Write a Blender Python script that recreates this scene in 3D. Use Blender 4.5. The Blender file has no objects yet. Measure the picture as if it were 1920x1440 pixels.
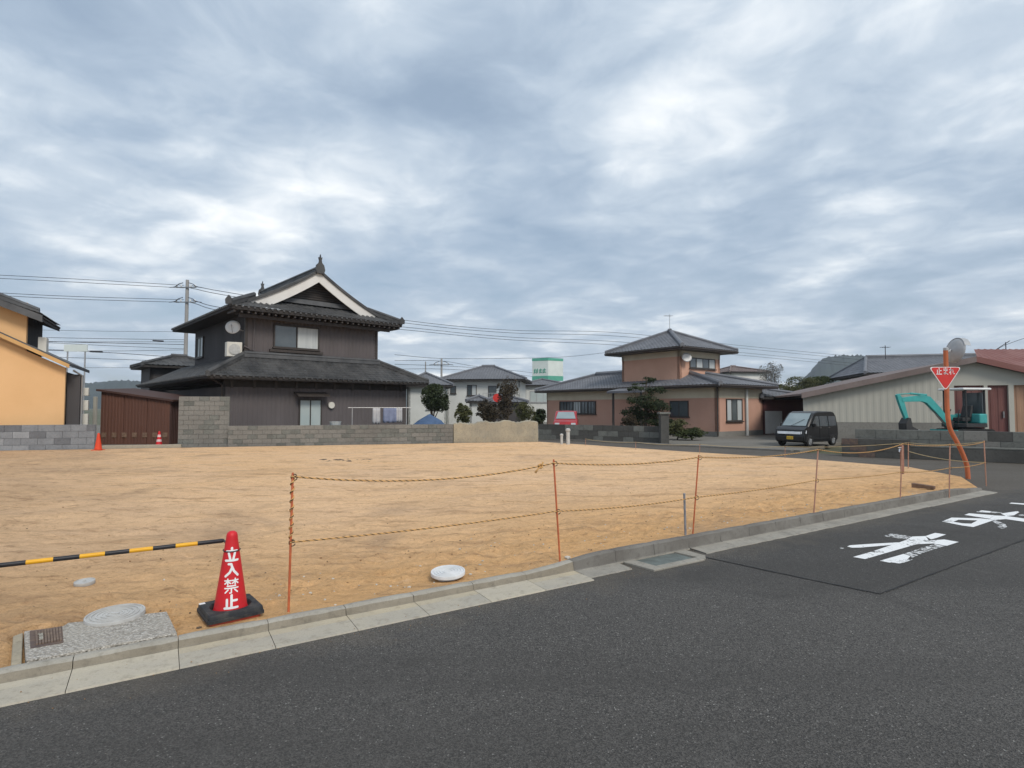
import bpy, bmesh, math, random
import numpy as np
from mathutils import Vector, Matrix

random.seed(7)
R = math.radians
SC = bpy.context.scene
COL = SC.collection

# ------------------------------------------------------------------ camera
CAM_H, FPX, HORIZ = 1.78, 1050.0, 764.0
PITCH = math.atan((HORIZ - 720.0) / FPX)
cam_d = bpy.data.cameras.new('camera')
cam = bpy.data.objects.new('camera', cam_d)
COL.objects.link(cam)
cam.location = (0, 0, CAM_H)
cam.rotation_euler = (math.pi / 2 + PITCH, 0, 0)
cam_d.sensor_width = 36.0
cam_d.lens = 36.0 * FPX / 1920.0
cam_d.clip_start = 0.05
cam_d.clip_end = 6000
SC.camera = cam

# ------------------------------------------------------------------ world
SUN_EL, SUN_AZ = R(43), R(148)          # azimuth clockwise from +Y
w = bpy.data.worlds.new('World')
SC.world = w
w.use_nodes = True
nt = w.node_tree
nt.nodes.clear()
def wn(t, **k):
    n = nt.nodes.new(t)
    for a, b in k.items():
        setattr(n, a, b)
    return n
def wmath(op, a, b=None, clamp=False):
    n = wn('ShaderNodeMath', operation=op, use_clamp=clamp)
    for i, x in enumerate((a, b)):
        if x is None: continue
        if isinstance(x, (int, float)): n.inputs[i].default_value = x
        else: nt.links.new(x, n.inputs[i])
    return n.outputs[0]
out = wn('ShaderNodeOutputWorld')
sky = wn('ShaderNodeTexSky', sky_type='NISHITA')
sky.sun_disc = False
sky.sun_elevation = SUN_EL
sky.sun_rotation = SUN_AZ
sky.air_density, sky.dust_density, sky.ozone_density = 1.2, 1.0, 1.5
bg1 = wn('ShaderNodeBackground'); bg1.inputs[1].default_value = 0.09
nt.links.new(sky.outputs[0], bg1.inputs[0])
tc = wn('ShaderNodeTexCoord')
sep = wn('ShaderNodeSeparateXYZ'); nt.links.new(tc.outputs['Generated'], sep.inputs[0])
zz = wmath('ADD', wmath('MAXIMUM', sep.outputs[2], 0.0), 0.13)
cx = wmath('DIVIDE', sep.outputs[0], zz)
cy = wmath('DIVIDE', sep.outputs[1], zz)
cmb = wn('ShaderNodeCombineXYZ')
nt.links.new(cx, cmb.inputs[0]); nt.links.new(cy, cmb.inputs[1])
def wnoise(scale, detail, rough, dist=0.0, off=(0, 0, 0), sx=1.0, sy=1.0, rot=0.0):
    mp = wn('ShaderNodeMapping')
    mp.inputs['Location'].default_value = off
    mp.inputs['Scale'].default_value = (sx, sy, 1)
    mp.inputs['Rotation'].default_value = (0, 0, rot)
    nt.links.new(cmb.outputs[0], mp.inputs[0])
    n = wn('ShaderNodeTexNoise')
    n.inputs['Scale'].default_value = scale
    n.inputs['Detail'].default_value = detail
    n.inputs['Roughness'].default_value = rough
    n.inputs['Distortion'].default_value = dist
    nt.links.new(mp.outputs[0], n.inputs['Vector'])
    return n.outputs[0]
n1 = wnoise(0.8, 3, 0.45, 0.6, (3.1, 1.7, 0))
n2 = wnoise(1.9, 4, 0.5, 0.5, (7.3, 4.1, 2), 1.0, 1.0, R(25))
n3 = wnoise(4.6, 7, 0.6, 0.5, (1.3, 9.1, 5), 1.0, 1.05, R(25))
f = wmath('ADD', wmath('ADD', wmath('MULTIPLY', n1, 0.38), wmath('MULTIPLY', n2, 0.40)), wmath('MULTIPLY', n3, 0.22))
ramp = wn('ShaderNodeValToRGB')
e = ramp.color_ramp.elements
e[0].position, e[0].color = 0.36, (0.305, 0.385, 0.485, 1)
e[1].position, e[1].color = 0.66, (0.97, 0.985, 0.985, 1)
for p, c in ((0.46, (0.40, 0.485, 0.59)), (0.525, (0.51, 0.59, 0.68)), (0.575, (0.675, 0.735, 0.795))):
    q = e.new(p); q.color = (*c, 1)
nt.links.new(f, ramp.inputs[0])
bg2 = wn('ShaderNodeBackground'); bg2.inputs[1].default_value = 0.77
nt.links.new(ramp.outputs[0], bg2.inputs[0])
cov = wn('ShaderNodeMapRange')
cov.inputs['From Min'].default_value, cov.inputs['From Max'].default_value = 0.38, 0.5
cov.inputs['To Min'].default_value, cov.inputs['To Max'].default_value = 0.78, 0.97
nt.links.new(f, cov.inputs[0])
mixs = wn('ShaderNodeMixShader')
nt.links.new(cov.outputs[0], mixs.inputs[0])
nt.links.new(bg1.outputs[0], mixs.inputs[1]); nt.links.new(bg2.outputs[0], mixs.inputs[2])
nt.links.new(mixs.outputs[0], out.inputs[0])

# ------------------------------------------------------------------ sun
sd = bpy.data.lights.new('sun', 'SUN')
sd.energy = 1.5
sd.angle = R(18)
sd.color = (1.0, 0.93, 0.83)
sun = bpy.data.objects.new('sun', sd)
COL.objects.link(sun)
sdir = Vector((math.sin(SUN_AZ) * math.cos(SUN_EL), math.cos(SUN_AZ) * math.cos(SUN_EL), math.sin(SUN_EL)))
sun.rotation_euler = sdir.to_track_quat('Z', 'Y').to_euler()
sun.location = sdir * 60

vs = SC.view_settings
vs.view_transform = 'Standard'
vs.look = 'None'
vs.exposure = 0.66
vs.gamma = 1.0
SC.cycles.max_bounces = 6
SC.cycles.transparent_max_bounces = 6

# ------------------------------------------------------------------ measuring helpers
_cp, _sp = math.cos(PITCH), math.sin(PITCH)
def ray(px, py):
    u, v = px - 960.0, 720.0 - py
    return Vector((u, FPX * _cp - v * _sp, FPX * _sp + v * _cp))
def G(px, py, z=0.0):
    d = ray(px, py)
    return Vector((0, 0, CAM_H)) + d * ((z - CAM_H) / d.z)
def D(px, py, Y):
    d = ray(px, py)
    return Vector((0, 0, CAM_H)) + d * (Y / d.y)

# ------------------------------------------------------------------ numpy noise
def vnoise(x, y, seed=0):
    xi, yi = np.floor(x).astype(np.int64), np.floor(y).astype(np.int64)
    xf, yf = x - xi, y - yi
    def h(a, b):
        n = (a * 374761393 + b * 668265263 + seed * 1442695041) & 0x7fffffff
        n = ((n ^ (n >> 13)) * 1274126177) & 0x7fffffff
        return ((n ^ (n >> 16)) & 0xffff) / 65535.0
    u, v = xf * xf * (3 - 2 * xf), yf * yf * (3 - 2 * yf)
    return (h(xi, yi) * (1 - u) + h(xi + 1, yi) * u) * (1 - v) + (h(xi, yi + 1) * (1 - u) + h(xi + 1, yi + 1) * u) * v

# ------------------------------------------------------------------ materials
MATS = {}
def nodes_of(name):
    m = bpy.data.materials.new(name)
    m.use_nodes = True
    t = m.node_tree
    b = t.nodes['Principled BSDF']
    return m, t, b
def nmix(t, fac, a, b):
    n = t.nodes.new('ShaderNodeMix'); n.data_type = 'RGBA'
    if isinstance(fac, (int, float)): n.inputs[0].default_value = fac
    else: t.links.new(fac, n.inputs[0])
    for i, x in ((6, a), (7, b)):
        if isinstance(x, tuple): n.inputs[i].default_value = (*x[:3], 1)
        else: t.links.new(x, n.inputs[i])
    return n.outputs[2]
def ntex(t, scale, detail=4, rough=0.55, vec=None, stretch=None, rot=0.0, dist=0.0):
    if vec is None:
        vec = t.nodes.new('ShaderNodeNewGeometry').outputs['Position']
    if stretch or rot:
        mp = t.nodes.new('ShaderNodeMapping')
        mp.inputs['Rotation'].default_value = (0, 0, rot)
        mp.inputs['Scale'].default_value = stretch or (1, 1, 1)
        t.links.new(vec, mp.inputs[0]); vec = mp.outputs[0]
    n = t.nodes.new('ShaderNodeTexNoise')
    n.inputs['Scale'].default_value = scale
    n.inputs['Detail'].default_value = detail
    n.inputs['Roughness'].default_value = rough
    n.inputs['Distortion'].default_value = dist
    t.links.new(vec, n.inputs['Vector'])
    return n.outputs[0]
def nrange(t, x, a, b, c=0.0, d=1.0):
    n = t.nodes.new('ShaderNodeMapRange')
    n.inputs['From Min'].default_value, n.inputs['From Max'].default_value = a, b
    n.inputs['To Min'].default_value, n.inputs['To Max'].default_value = c, d
    t.links.new(x, n.inputs[0])
    return n.outputs[0]
def nbump(t, b, h, strength=0.4, dist=0.01, prev=None):
    n = t.nodes.new('ShaderNodeBump')
    n.inputs['Strength'].default_value = strength
    n.inputs['Distance'].default_value = dist
    t.links.new(h, n.inputs['Height'])
    if prev is not None: t.links.new(prev, n.inputs['Normal'])
    t.links.new(n.outputs[0], b.inputs['Normal'])
    return n.outputs[0]
def mat(name, c1, c2=None, scale=3.0, rough=0.8, bump=0.0, bscale=40.0, metal=0.0, stretch=None, lo=0.35, hi=0.65, spec=0.3, bdist=0.01):
    m, t, b = nodes_of(name)
    if c2 is None: c2 = tuple(x * 0.82 for x in c1)
    n = ntex(t, scale, 5, 0.6, stretch=stretch)
    t.links.new(nmix(t, nrange(t, n, lo, hi), c1, c2), b.inputs['Base Color'])
    b.inputs['Roughness'].default_value = rough
    b.inputs['Metallic'].default_value = metal
    b.inputs['Specular IOR Level'].default_value = spec
    if bump: nbump(t, b, ntex(t, bscale, 4, 0.6), bump, bdist)
    MATS[name] = m
    return m

# sand
m, t, b = nodes_of('sand')
n_big = ntex(t, 0.16, 4, 0.55)
n_mid = ntex(t, 0.75, 6, 0.62, stretch=(0.45, 1.3, 1), rot=R(-14))
n_streak = ntex(t, 1.0, 6, 0.65, stretch=(0.5, 3.0, 1), rot=R(-10))
n_fine = ntex(t, 15.0, 6, 0.72)
n_grain = ntex(t, 75.0, 4, 0.7)
c = nmix(t, nrange(t, n_big, 0.38, 0.62), (0.894, 0.597, 0.351), (0.800, 0.517, 0.284))
c = nmix(t, nrange(t, n_mid, 0.44, 0.62, 0, 0.75), c, (0.793, 0.542, 0.340))
# fresher orange fill along the kerb
dv = t.nodes.new('ShaderNodeVectorMath'); dv.operation = 'DOT_PRODUCT'
t.links.new(t.nodes.new('ShaderNodeNewGeometry').outputs['Position'], dv.inputs[0]); dv.inputs[1].default_value = (0.5319, -0.8468, 0)
av = t.nodes.new('ShaderNodeMath'); av.operation = 'MULTIPLY_ADD'
t.links.new(n_mid, av.inputs[0]); av.inputs[1].default_value = 3.2; t.links.new(dv.outputs['Value'], av.inputs[2])
c = nmix(t, nrange(t, av.outputs[0], -6.9, -3.6, 0, 0.85), c, (0.686, 0.403, 0.177))
c = nmix(t, nrange(t, n_streak, 0.535, 0.64, 0, 0.58), c, (0.416, 0.254, 0.140))
n_lump = ntex(t, 4.6, 7, 0.72, stretch=(0.7, 1.5, 1), rot=R(-20), dist=0.5)
c = nmix(t, nrange(t, n_lump, 0.555, 0.68, 0, 0.66), c, (0.290, 0.161, 0.079))
c = nmix(t, nrange(t, n_lump, 0.42, 0.30, 0, 0.40), c, (0.812, 0.569, 0.366))
c = nmix(t, nrange(t, n_fine, 0.54, 0.70, 0, 0.55), c, (0.310, 0.169, 0.083))
c = nmix(t, nrange(t, n_fine, 0.44, 0.30, 0, 0.45), c, (0.793, 0.533, 0.322))
c = nmix(t, nrange(t, n_grain, 0.48, 0.68, 0, 0.5), c, (0.386, 0.221, 0.105))
n_wet = ntex(t, 0.42, 6, 0.62, dist=0.8)
c = nmix(t, nrange(t, n_wet, 0.54, 0.68, 0, 0.48), c, (0.366, 0.249, 0.165))
# damp, trampled brown ground towards the driveway side
dx = t.nodes.new('ShaderNodeVectorMath'); dx.operation = 'DOT_PRODUCT'
t.links.new(t.nodes.new('ShaderNodeNewGeometry').outputs['Position'], dx.inputs[0]); dx.inputs[1].default_value = (-0.8468, -0.5319, 0)
ax_ = t.nodes.new('ShaderNodeMath'); ax_.operation = 'MULTIPLY_ADD'
t.links.new(n_wet, ax_.inputs[0]); ax_.inputs[1].default_value = 9.0; t.links.new(dx.outputs['Value'], ax_.inputs[2])
c = nmix(t, nrange(t, ax_.outputs[0], 3.6, 6.8, 0, 0.5), c, nmix(t, nrange(t, n_lump, 0.42, 0.62), (0.488, 0.322, 0.193), (0.270, 0.179, 0.112)))
t.links.new(c, b.inputs['Base Color'])
b.inputs['Roughness'].default_value = 0.95
b.inputs['Specular IOR Level'].default_value = 0.15
p = nbump(t, b, n_lump, 0.8, 0.06)
p = nbump(t, b, n_fine, 0.9, 0.04, p)
nbump(t, b, n_grain, 0.8, 0.01, p)
MATS['sand'] = m

# asphalt
def asphalt(name, base, light, tone):
    m, t, b = nodes_of(name)
    tcn = t.nodes.new('ShaderNodeTexCoord').outputs['Object']
    v = t.nodes.new('ShaderNodeTexVoronoi'); v.inputs['Scale'].default_value = 135
    t.links.new(tcn, v.inputs['Vector'])
    sepc = t.nodes.new('ShaderNodeSeparateColor'); t.links.new(v.outputs['Color'], sepc.inputs[0])
    cell = sepc.outputs[0]
    n_l = ntex(t, 0.35, 4, 0.55)
    n_g = ntex(t, 160, 3, 0.7)
    c = nmix(t, nrange(t, n_l, 0.35, 0.65), base, tuple(x * tone for x in base))
    c = nmix(t, nrange(t, cell, 0.45, 0.95, 0, 0.75), c, light)
    c = nmix(t, nrange(t, cell, 0.45, 0.0, 0, 0.8), c, (0.02, 0.02, 0.02))
    c = nmix(t, nrange(t, sepc.outputs[1], 0.990, 0.995, 0, 0.75), c, (0.40, 0.39, 0.36))
    c = nmix(t, nrange(t, n_g, 0.5, 0.75, 0, 0.5), c, (0.03, 0.03, 0.03))
    n_lane = ntex(t, 0.9, 3, 0.5, stretch=(0.12, 1.0, 1), rot=R(-32.1))
    c = nmix(t, nrange(t, n_lane, 0.42, 0.62, 0, 0.45), c, tuple(x * 0.62 for x in base))
    dv = t.nodes.new('ShaderNodeVectorMath'); dv.operation = 'DOT_PRODUCT'
    t.links.new(t.nodes.new('ShaderNodeNewGeometry').outputs['Position'], dv.inputs[0]); dv.inputs[1].default_value = (0.5319, -0.8468, 0)
    av = t.nodes.new('ShaderNodeMath'); av.operation = 'MULTIPLY_ADD'
    t.links.new(ntex(t, 2.6, 6, 0.7), av.inputs[0]); av.inputs[1].default_value = -1.6; t.links.new(dv.outputs['Value'], av.inputs[2])
    c = nmix(t, nrange(t, av.outputs[0], -5.45, -4.95, 0.14, 0), c, (0.27, 0.215, 0.145))
    n_o = ntex(t, 0.55, 5, 0.6, dist=1.2)
    c = nmix(t, nrange(t, n_o, 0.60, 0.70, 0, 0.5), c, tuple(x * 0.55 for x in base))
    n_s = ntex(t, 1.1, 6, 0.65, dist=0.8)
    c = nmix(t, nrange(t, n_s, 0.62, 0.75, 0, 0.35), c, (0.14, 0.135, 0.125))
    t.links.new(c, b.inputs['Base Color'])
    b.inputs['Roughness'].default_value = 0.82
    b.inputs['Specular IOR Level'].default_value = 0.3
    p = nbump(t, b, v.outputs['Distance'], 0.9, 0.006)
    nbump(t, b, n_g, 0.4, 0.003, p)
    MATS[name] = m
asphalt('asphalt', (0.084, 0.079, 0.073), (0.16, 0.151, 0.14), 0.78)
asphalt('asphalt_patch', (0.074, 0.070, 0.065), (0.135, 0.128, 0.119), 0.86)
mat('seam', (0.016, 0.016, 0.017), (0.03, 0.03, 0.03), 6, 0.7)

def concrete(name, c1, c2, stain, sscale=1.2, agg=70, rough=0.9):
    m, t, b = nodes_of(name)
    n = ntex(t, sscale, 6, 0.65)
    n2_ = ntex(t, agg, 4, 0.7)
    n3_ = ntex(t, 14, 5, 0.65)
    c = nmix(t, nrange(t, n, 0.35, 0.65), c1, c2)
    c = nmix(t, nrange(t, n3_, 0.52, 0.72, 0, 0.65), c, stain)
    c = nmix(t, nrange(t, n2_, 0.55, 0.75, 0, 0.55), c, tuple(x * 0.5 for x in c1))
    c = nmix(t, nrange(t, n2_, 0.42, 0.28, 0, 0.4), c, tuple(min(1, x * 1.35) for x in c1))
    t.links.new(c, b.inputs['Base Color'])
    b.inputs['Roughness'].default_value = rough
    b.inputs['Specular IOR Level'].default_value = 0.2
    p = nbump(t, b, n2_, 0.55, 0.006)
    nbump(t, b, n3_, 0.4, 0.01, p)
    MATS[name] = m
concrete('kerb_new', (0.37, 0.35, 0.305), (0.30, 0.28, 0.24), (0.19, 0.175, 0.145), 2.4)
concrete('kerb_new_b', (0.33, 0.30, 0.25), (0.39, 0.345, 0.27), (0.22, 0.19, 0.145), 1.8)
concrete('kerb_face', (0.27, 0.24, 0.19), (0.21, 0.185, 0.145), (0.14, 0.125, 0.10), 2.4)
concrete('apron_new', (0.42, 0.385, 0.32), (0.46, 0.415, 0.325), (0.28, 0.25, 0.20), 2.6)
concrete('apron_grey', (0.36, 0.335, 0.285), (0.43, 0.39, 0.315), (0.25, 0.225, 0.18), 2.2)
concrete('apron_silt', (0.45, 0.39, 0.285), (0.39, 0.35, 0.275), (0.29, 0.25, 0.185), 2.6)
concrete('kerb_old', (0.20, 0.19, 0.172), (0.145, 0.135, 0.122), (0.11, 0.10, 0.088), 2.2)
concrete('apron_old', (0.33, 0.31, 0.27), (0.25, 0.235, 0.205), (0.155, 0.145, 0.128), 2.5)
concrete('slab', (0.50, 0.475, 0.425), (0.60, 0.57, 0.51), (0.33, 0.30, 0.26), 2.0, 34)
m, t, b = nodes_of('aggregate')
v = t.nodes.new('ShaderNodeTexVoronoi'); v.inputs['Scale'].default_value = 62
t.links.new(t.nodes.new('ShaderNodeNewGeometry').outputs['Position'], v.inputs['Vector'])
sc_ = t.nodes.new('ShaderNodeSeparateColor'); t.links.new(v.outputs['Color'], sc_.inputs[0])
c = nmix(t, nrange(t, sc_.outputs[0], 0.1, 0.9), (0.30, 0.275, 0.24), (0.62, 0.59, 0.54))
c = nmix(t, nrange(t, v.outputs['Distance'], 0.35, 0.75, 0, 0.7), c, (0.21, 0.19, 0.16))
c = nmix(t, nrange(t, ntex(t, 2.5, 5, 0.65), 0.42, 0.62, 0, 0.55), c, (0.43, 0.40, 0.345))
t.links.new(c, b.inputs['Base Color']); b.inputs['Roughness'].default_value = 0.92
inv = nrange(t, v.outputs['Distance'], 0, 0.8, 1, 0); nbump(t, b, inv, 1.0, 0.012)
MATS['aggregate'] = m
concrete('wall_grey', (0.235, 0.228, 0.21), (0.165, 0.16, 0.148), (0.115, 0.108, 0.095), 0.5, 30)
concrete('wall_dark', (0.10, 0.098, 0.092), (0.065, 0.064, 0.06), (0.045, 0.045, 0.042), 0.8, 30)
concrete('wall_buff', (0.40, 0.345, 0.25), (0.27, 0.245, 0.195), (0.19, 0.168, 0.13), 0.9, 30)
concrete('stone', (0.185, 0.19, 0.175), (0.125, 0.128, 0.118), (0.075, 0.076, 0.068), 1.7, 26)
concrete('block_a', (0.255, 0.265, 0.28), (0.20, 0.208, 0.222), (0.15, 0.155, 0.165), 2.0, 22)
concrete('block_b', (0.32, 0.33, 0.345), (0.26, 0.268, 0.282), (0.19, 0.195, 0.205), 2.0, 22)
concrete('block_c', (0.175, 0.18, 0.193), (0.14, 0.145, 0.155), (0.10, 0.105, 0.11), 2.0, 22)
concrete('pole_concrete', (0.36, 0.35, 0.335), (0.30, 0.29, 0.28), (0.24, 0.23, 0.22), 0.6, 30)
concrete('yard', (0.20, 0.19, 0.17), (0.155, 0.145, 0.125), (0.11, 0.10, 0.085), 0.4, 20)
mat('terrain', (0.13, 0.13, 0.09), (0.075, 0.085, 0.05), 0.05, 0.95)
mat('hill', (0.036, 0.05, 0.05), (0.055, 0.07, 0.065), 0.02, 1.0)
mat('clod', (0.32, 0.195, 0.095), (0.22, 0.13, 0.065), 20, 0.95, 0.4, 60)
mat('clod_dark', (0.085, 0.06, 0.04), (0.14, 0.10, 0.065), 20, 0.95, 0.4, 60)
mat('pebble', (0.58, 0.54, 0.47), (0.42, 0.38, 0.32), 30, 0.85, 0.3, 80)

# road paint, worn through to the asphalt
m, t, b = nodes_of('road_paint')
nz = ntex(t, 22, 6, 0.75)
nz2 = ntex(t, 2.2, 4, 0.6)
b.inputs['Roughness'].default_value = 0.75
t.links.new(nmix(t, nrange(t, ntex(t, 60, 4, 0.6), 0.4, 0.7), (0.80, 0.81, 0.81), (0.66, 0.67, 0.67)), b.inputs['Base Color'])
tr = t.nodes.new('ShaderNodeBsdfTransparent')
mx = t.nodes.new('ShaderNodeMixShader')
ad = t.nodes.new('ShaderNodeMath'); ad.operation = 'ADD'
t.links.new(nrange(t, nz, 0.0, 1.0, -0.5, 0.5), ad.inputs[0]); t.links.new(nrange(t, nz2, 0.0, 1.0, -0.45, 0.45), ad.inputs[1])
t.links.new(nrange(t, ad.outputs[0], 0.11, 0.2, 1.0, 0.12), mx.inputs[0])
t.links.new(tr.outputs[0], mx.inputs[1]); t.links.new(b.outputs[0], mx.inputs[2])
t.links.new(mx.outputs[0], t.nodes['Material Output'].inputs[0])
MATS['road_paint'] = m
m, t, b = nodes_of('road_paint_worn')
nz = ntex(t, 16, 6, 0.8)
b.inputs['Base Color'].default_value = (0.72, 0.73, 0.73, 1)
b.inputs['Roughness'].default_value = 0.8
tr = t.nodes.new('ShaderNodeBsdfTransparent'); mx = t.nodes.new('ShaderNodeMixShader')
t.links.new(nrange(t, nz, 0.44, 0.54, 1.0, 0.0), mx.inputs[0])
t.links.new(tr.outputs[0], mx.inputs[1]); t.links.new(b.outputs[0], mx.inputs[2])
t.links.new(mx.outputs[0], t.nodes['Material Output'].inputs[0])
MATS['road_paint_worn'] = m

mat('cone_red', (0.62, 0.014, 0.022), (0.50, 0.02, 0.026), 9, 0.48, 0.15, 40, spec=0.4, lo=0.4, hi=0.75)
mat('cone_orange', (0.72, 0.075, 0.025), (0.62, 0.06, 0.025), 5, 0.5)
mat('cone_white', (0.72, 0.55, 0.55), (0.6, 0.4, 0.4), 8, 0.5)
mat('flange', (0.55, 0.07, 0.04), (0.40, 0.09, 0.06), 14, 0.6)
mat('letter_white', (0.82, 0.82, 0.82), (0.76, 0.76, 0.76), 9, 0.5)
mat('rubber', (0.022, 0.024, 0.028), (0.075, 0.068, 0.06), 14, 0.66, 0.3, 60, lo=0.45, hi=0.75)
mat('bar_yellow', (0.80, 0.42, 0.02), (0.74, 0.36, 0.02), 8, 0.42)
mat('bar_black', (0.018, 0.018, 0.022), (0.03, 0.03, 0.034), 8, 0.42)
mat('stake_orange', (0.56, 0.15, 0.055), (0.40, 0.10, 0.045), 18, 0.6)
mat('stake_pale', (0.46, 0.25, 0.18), (0.36, 0.19, 0.13), 18, 0.65)
mat('stake_grey', (0.27, 0.28, 0.30), (0.18, 0.18, 0.2), 15, 0.55)
mat('rope_yellow', (0.68, 0.40, 0.16), (0.58, 0.33, 0.125), 30, 0.8)
mat('rope_pale', (0.52, 0.44, 0.27), (0.44, 0.36, 0.20), 30, 0.8)
mat('rope_black', (0.05, 0.035, 0.025), (0.085, 0.055, 0.03), 30, 0.8)
mat('iron', (0.085, 0.065, 0.062), (0.15, 0.105, 0.08), 14, 0.7, 0.3, 50)
mat('iron_rib', (0.13, 0.095, 0.08), (0.21, 0.155, 0.115), 25, 0.75)
mat('lid_grey', (0.50, 0.50, 0.485), (0.40, 0.395, 0.38), 9, 0.7, 0.2, 60)
mat('pvc_white', (0.70, 0.71, 0.72), (0.60, 0.61, 0.61), 7, 0.5)
mat('wood_brown', (0.14, 0.085, 0.06), (0.22, 0.145, 0.10), 12, 0.85, 0.4, 40)
mat('tap_pipe', (0.33, 0.17, 0.125), (0.25, 0.12, 0.09), 15, 0.7)
mat('chrome', (0.7, 0.7, 0.72), (0.62, 0.62, 0.64), 8, 0.2, metal=1.0)
mat('pole_orange', (0.52, 0.15, 0.062), (0.40, 0.12, 0.055), 3, 0.55, 0.2, 30)
mat('sign_red', (0.62, 0.045, 0.04), (0.55, 0.045, 0.04), 6, 0.45)
mat('mirror_back', (0.42, 0.43, 0.44), (0.34, 0.35, 0.36), 5, 0.5)
mat('mirror', (0.8, 0.8, 0.8), (0.78, 0.78, 0.78), 5, 0.05, metal=1.0)
mat('drain_green', (0.15, 0.175, 0.165), (0.10, 0.115, 0.108), 8, 0.6, 0.3, 40)
mat('yellow_wall', (0.76, 0.47, 0.235), (0.72, 0.44, 0.215), 0.7, 0.9, 0.2, 60)
mat('yellow_trim', (0.62, 0.37, 0.15), (0.54, 0.32, 0.13), 1, 0.8)
mat('roof_tile', (0.062, 0.064, 0.068), (0.105, 0.107, 0.11), 1.6, 0.55, 0.3, 12, spec=0.4)
mat('roof_tile_dark', (0.04, 0.041, 0.043), (0.088, 0.088, 0.088), 1.4, 0.6, 0.3, 12, spec=0.35)
mat('roof_tile_blue', (0.12, 0.125, 0.14), (0.165, 0.17, 0.185), 1.3, 0.5, 0.3, 12, spec=0.45)
mat('roof_far', (0.13, 0.135, 0.15), (0.16, 0.165, 0.18), 0.8, 0.6)
mat('roof_red', (0.185, 0.075, 0.065), (0.24, 0.12, 0.105), 0.6, 0.7)
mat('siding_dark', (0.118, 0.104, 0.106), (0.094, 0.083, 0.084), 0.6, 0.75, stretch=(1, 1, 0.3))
mat('siding_darker', (0.082, 0.076, 0.078), (0.06, 0.056, 0.057), 0.6, 0.75, stretch=(1, 1, 0.3))  # darker copy of siding_dark; carries painted shade on the dark house's side walls
mat('timber_black', (0.028, 0.026, 0.025), (0.045, 0.04, 0.038), 3, 0.8)
mat('plaster_white', (0.72, 0.71, 0.68), (0.62, 0.60, 0.57), 0.8, 0.85)
mat('plaster_cream', (0.60, 0.54, 0.42), (0.52, 0.46, 0.35), 0.8, 0.9)
mat('peach_wall', (0.52, 0.31, 0.235), (0.47, 0.275, 0.205), 0.6, 0.9, 0.2, 30)
mat('peach_trim', (0.56, 0.335, 0.245), (0.51, 0.30, 0.215), 0.6, 0.9)
mat('white_wall', (0.62, 0.63, 0.61), (0.52, 0.53, 0.51), 0.4, 0.9)
mat('shed_brown', (0.135, 0.062, 0.043), (0.105, 0.05, 0.036), 0.5, 0.65, stretch=(1, 1, 0.2))
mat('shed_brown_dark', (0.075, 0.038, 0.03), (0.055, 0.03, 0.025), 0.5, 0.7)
mat('warehouse_beige', (0.43, 0.42, 0.37), (0.38, 0.37, 0.325), 0.35, 0.7, stretch=(1, 1, 0.25))
mat('warehouse_trim', (0.20, 0.16, 0.15), (0.15, 0.115, 0.105), 0.8, 0.7)
mat('door_brown', (0.12, 0.045, 0.045), (0.16, 0.07, 0.06), 0.6, 0.6)
mat('door_tan', (0.36, 0.22, 0.145), (0.30, 0.18, 0.12), 0.8, 0.7)
mat('frame_dark', (0.045, 0.038, 0.034), (0.06, 0.05, 0.045), 4, 0.5)
mat('frame_alu', (0.45, 0.45, 0.45), (0.38, 0.38, 0.38), 4, 0.4, metal=0.5)
mat('appliance', (0.66, 0.64, 0.58), (0.58, 0.56, 0.50), 3, 0.5)
mat('dish_white', (0.75, 0.75, 0.74), (0.68, 0.68, 0.67), 3, 0.4)
mat('glass', (0.06, 0.075, 0.085), (0.10, 0.115, 0.125), 0.8, 0.08, spec=0.9)
mat('glass_frost', (0.36, 0.42, 0.42), (0.42, 0.47, 0.46), 1.0, 0.3, spec=0.6)
mat('curtain', (0.50, 0.53, 0.53), (0.40, 0.43, 0.44), 3.0, 0.6, stretch=(4, 4, 0.2))
mat('van_black', (0.010, 0.011, 0.012), (0.014, 0.014, 0.015), 2, 0.32, spec=0.45)
mat('van_trim', (0.02, 0.02, 0.021), (0.03, 0.03, 0.03), 4, 0.6)
mat('tyre', (0.018, 0.018, 0.018), (0.03, 0.03, 0.03), 6, 0.85)
mat('rim', (0.55, 0.56, 0.57), (0.45, 0.46, 0.47), 4, 0.35, metal=0.7)
mat('headlight', (0.62, 0.64, 0.67), (0.50, 0.52, 0.55), 4, 0.15, spec=0.8)
mat('plate_yellow', (0.72, 0.46, 0.05), (0.66, 0.42, 0.05), 6, 0.5)
mat('windscreen', (0.20, 0.255, 0.275), (0.26, 0.32, 0.335), 1.0, 0.1, spec=0.9)
mat('teal', (0.05, 0.34, 0.33), (0.045, 0.26, 0.25), 3, 0.45, spec=0.4)
mat('machine_black', (0.03, 0.03, 0.033), (0.045, 0.045, 0.045), 5, 0.6)
mat('steel', (0.30, 0.30, 0.30), (0.22, 0.22, 0.22), 4, 0.35, metal=0.8)
mat('wire', (0.035, 0.037, 0.045), (0.05, 0.05, 0.06), 1, 0.6)
mat('sign_green', (0.10, 0.36, 0.27), (0.12, 0.40, 0.30), 2, 0.5)
mat('sign_white', (0.68, 0.73, 0.70), (0.62, 0.67, 0.64), 1, 0.5)
mat('cloth_white', (0.46, 0.46, 0.47), (0.38, 0.38, 0.40), 4, 0.9)
mat('cloth_blue', (0.22, 0.25, 0.36), (0.17, 0.195, 0.29), 4, 0.9)
mat('tarp_blue', (0.07, 0.12, 0.22), (0.05, 0.09, 0.17), 4, 0.7)
mat('bark', (0.055, 0.042, 0.032), (0.085, 0.066, 0.05), 6, 0.9, 0.4, 20)
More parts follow.
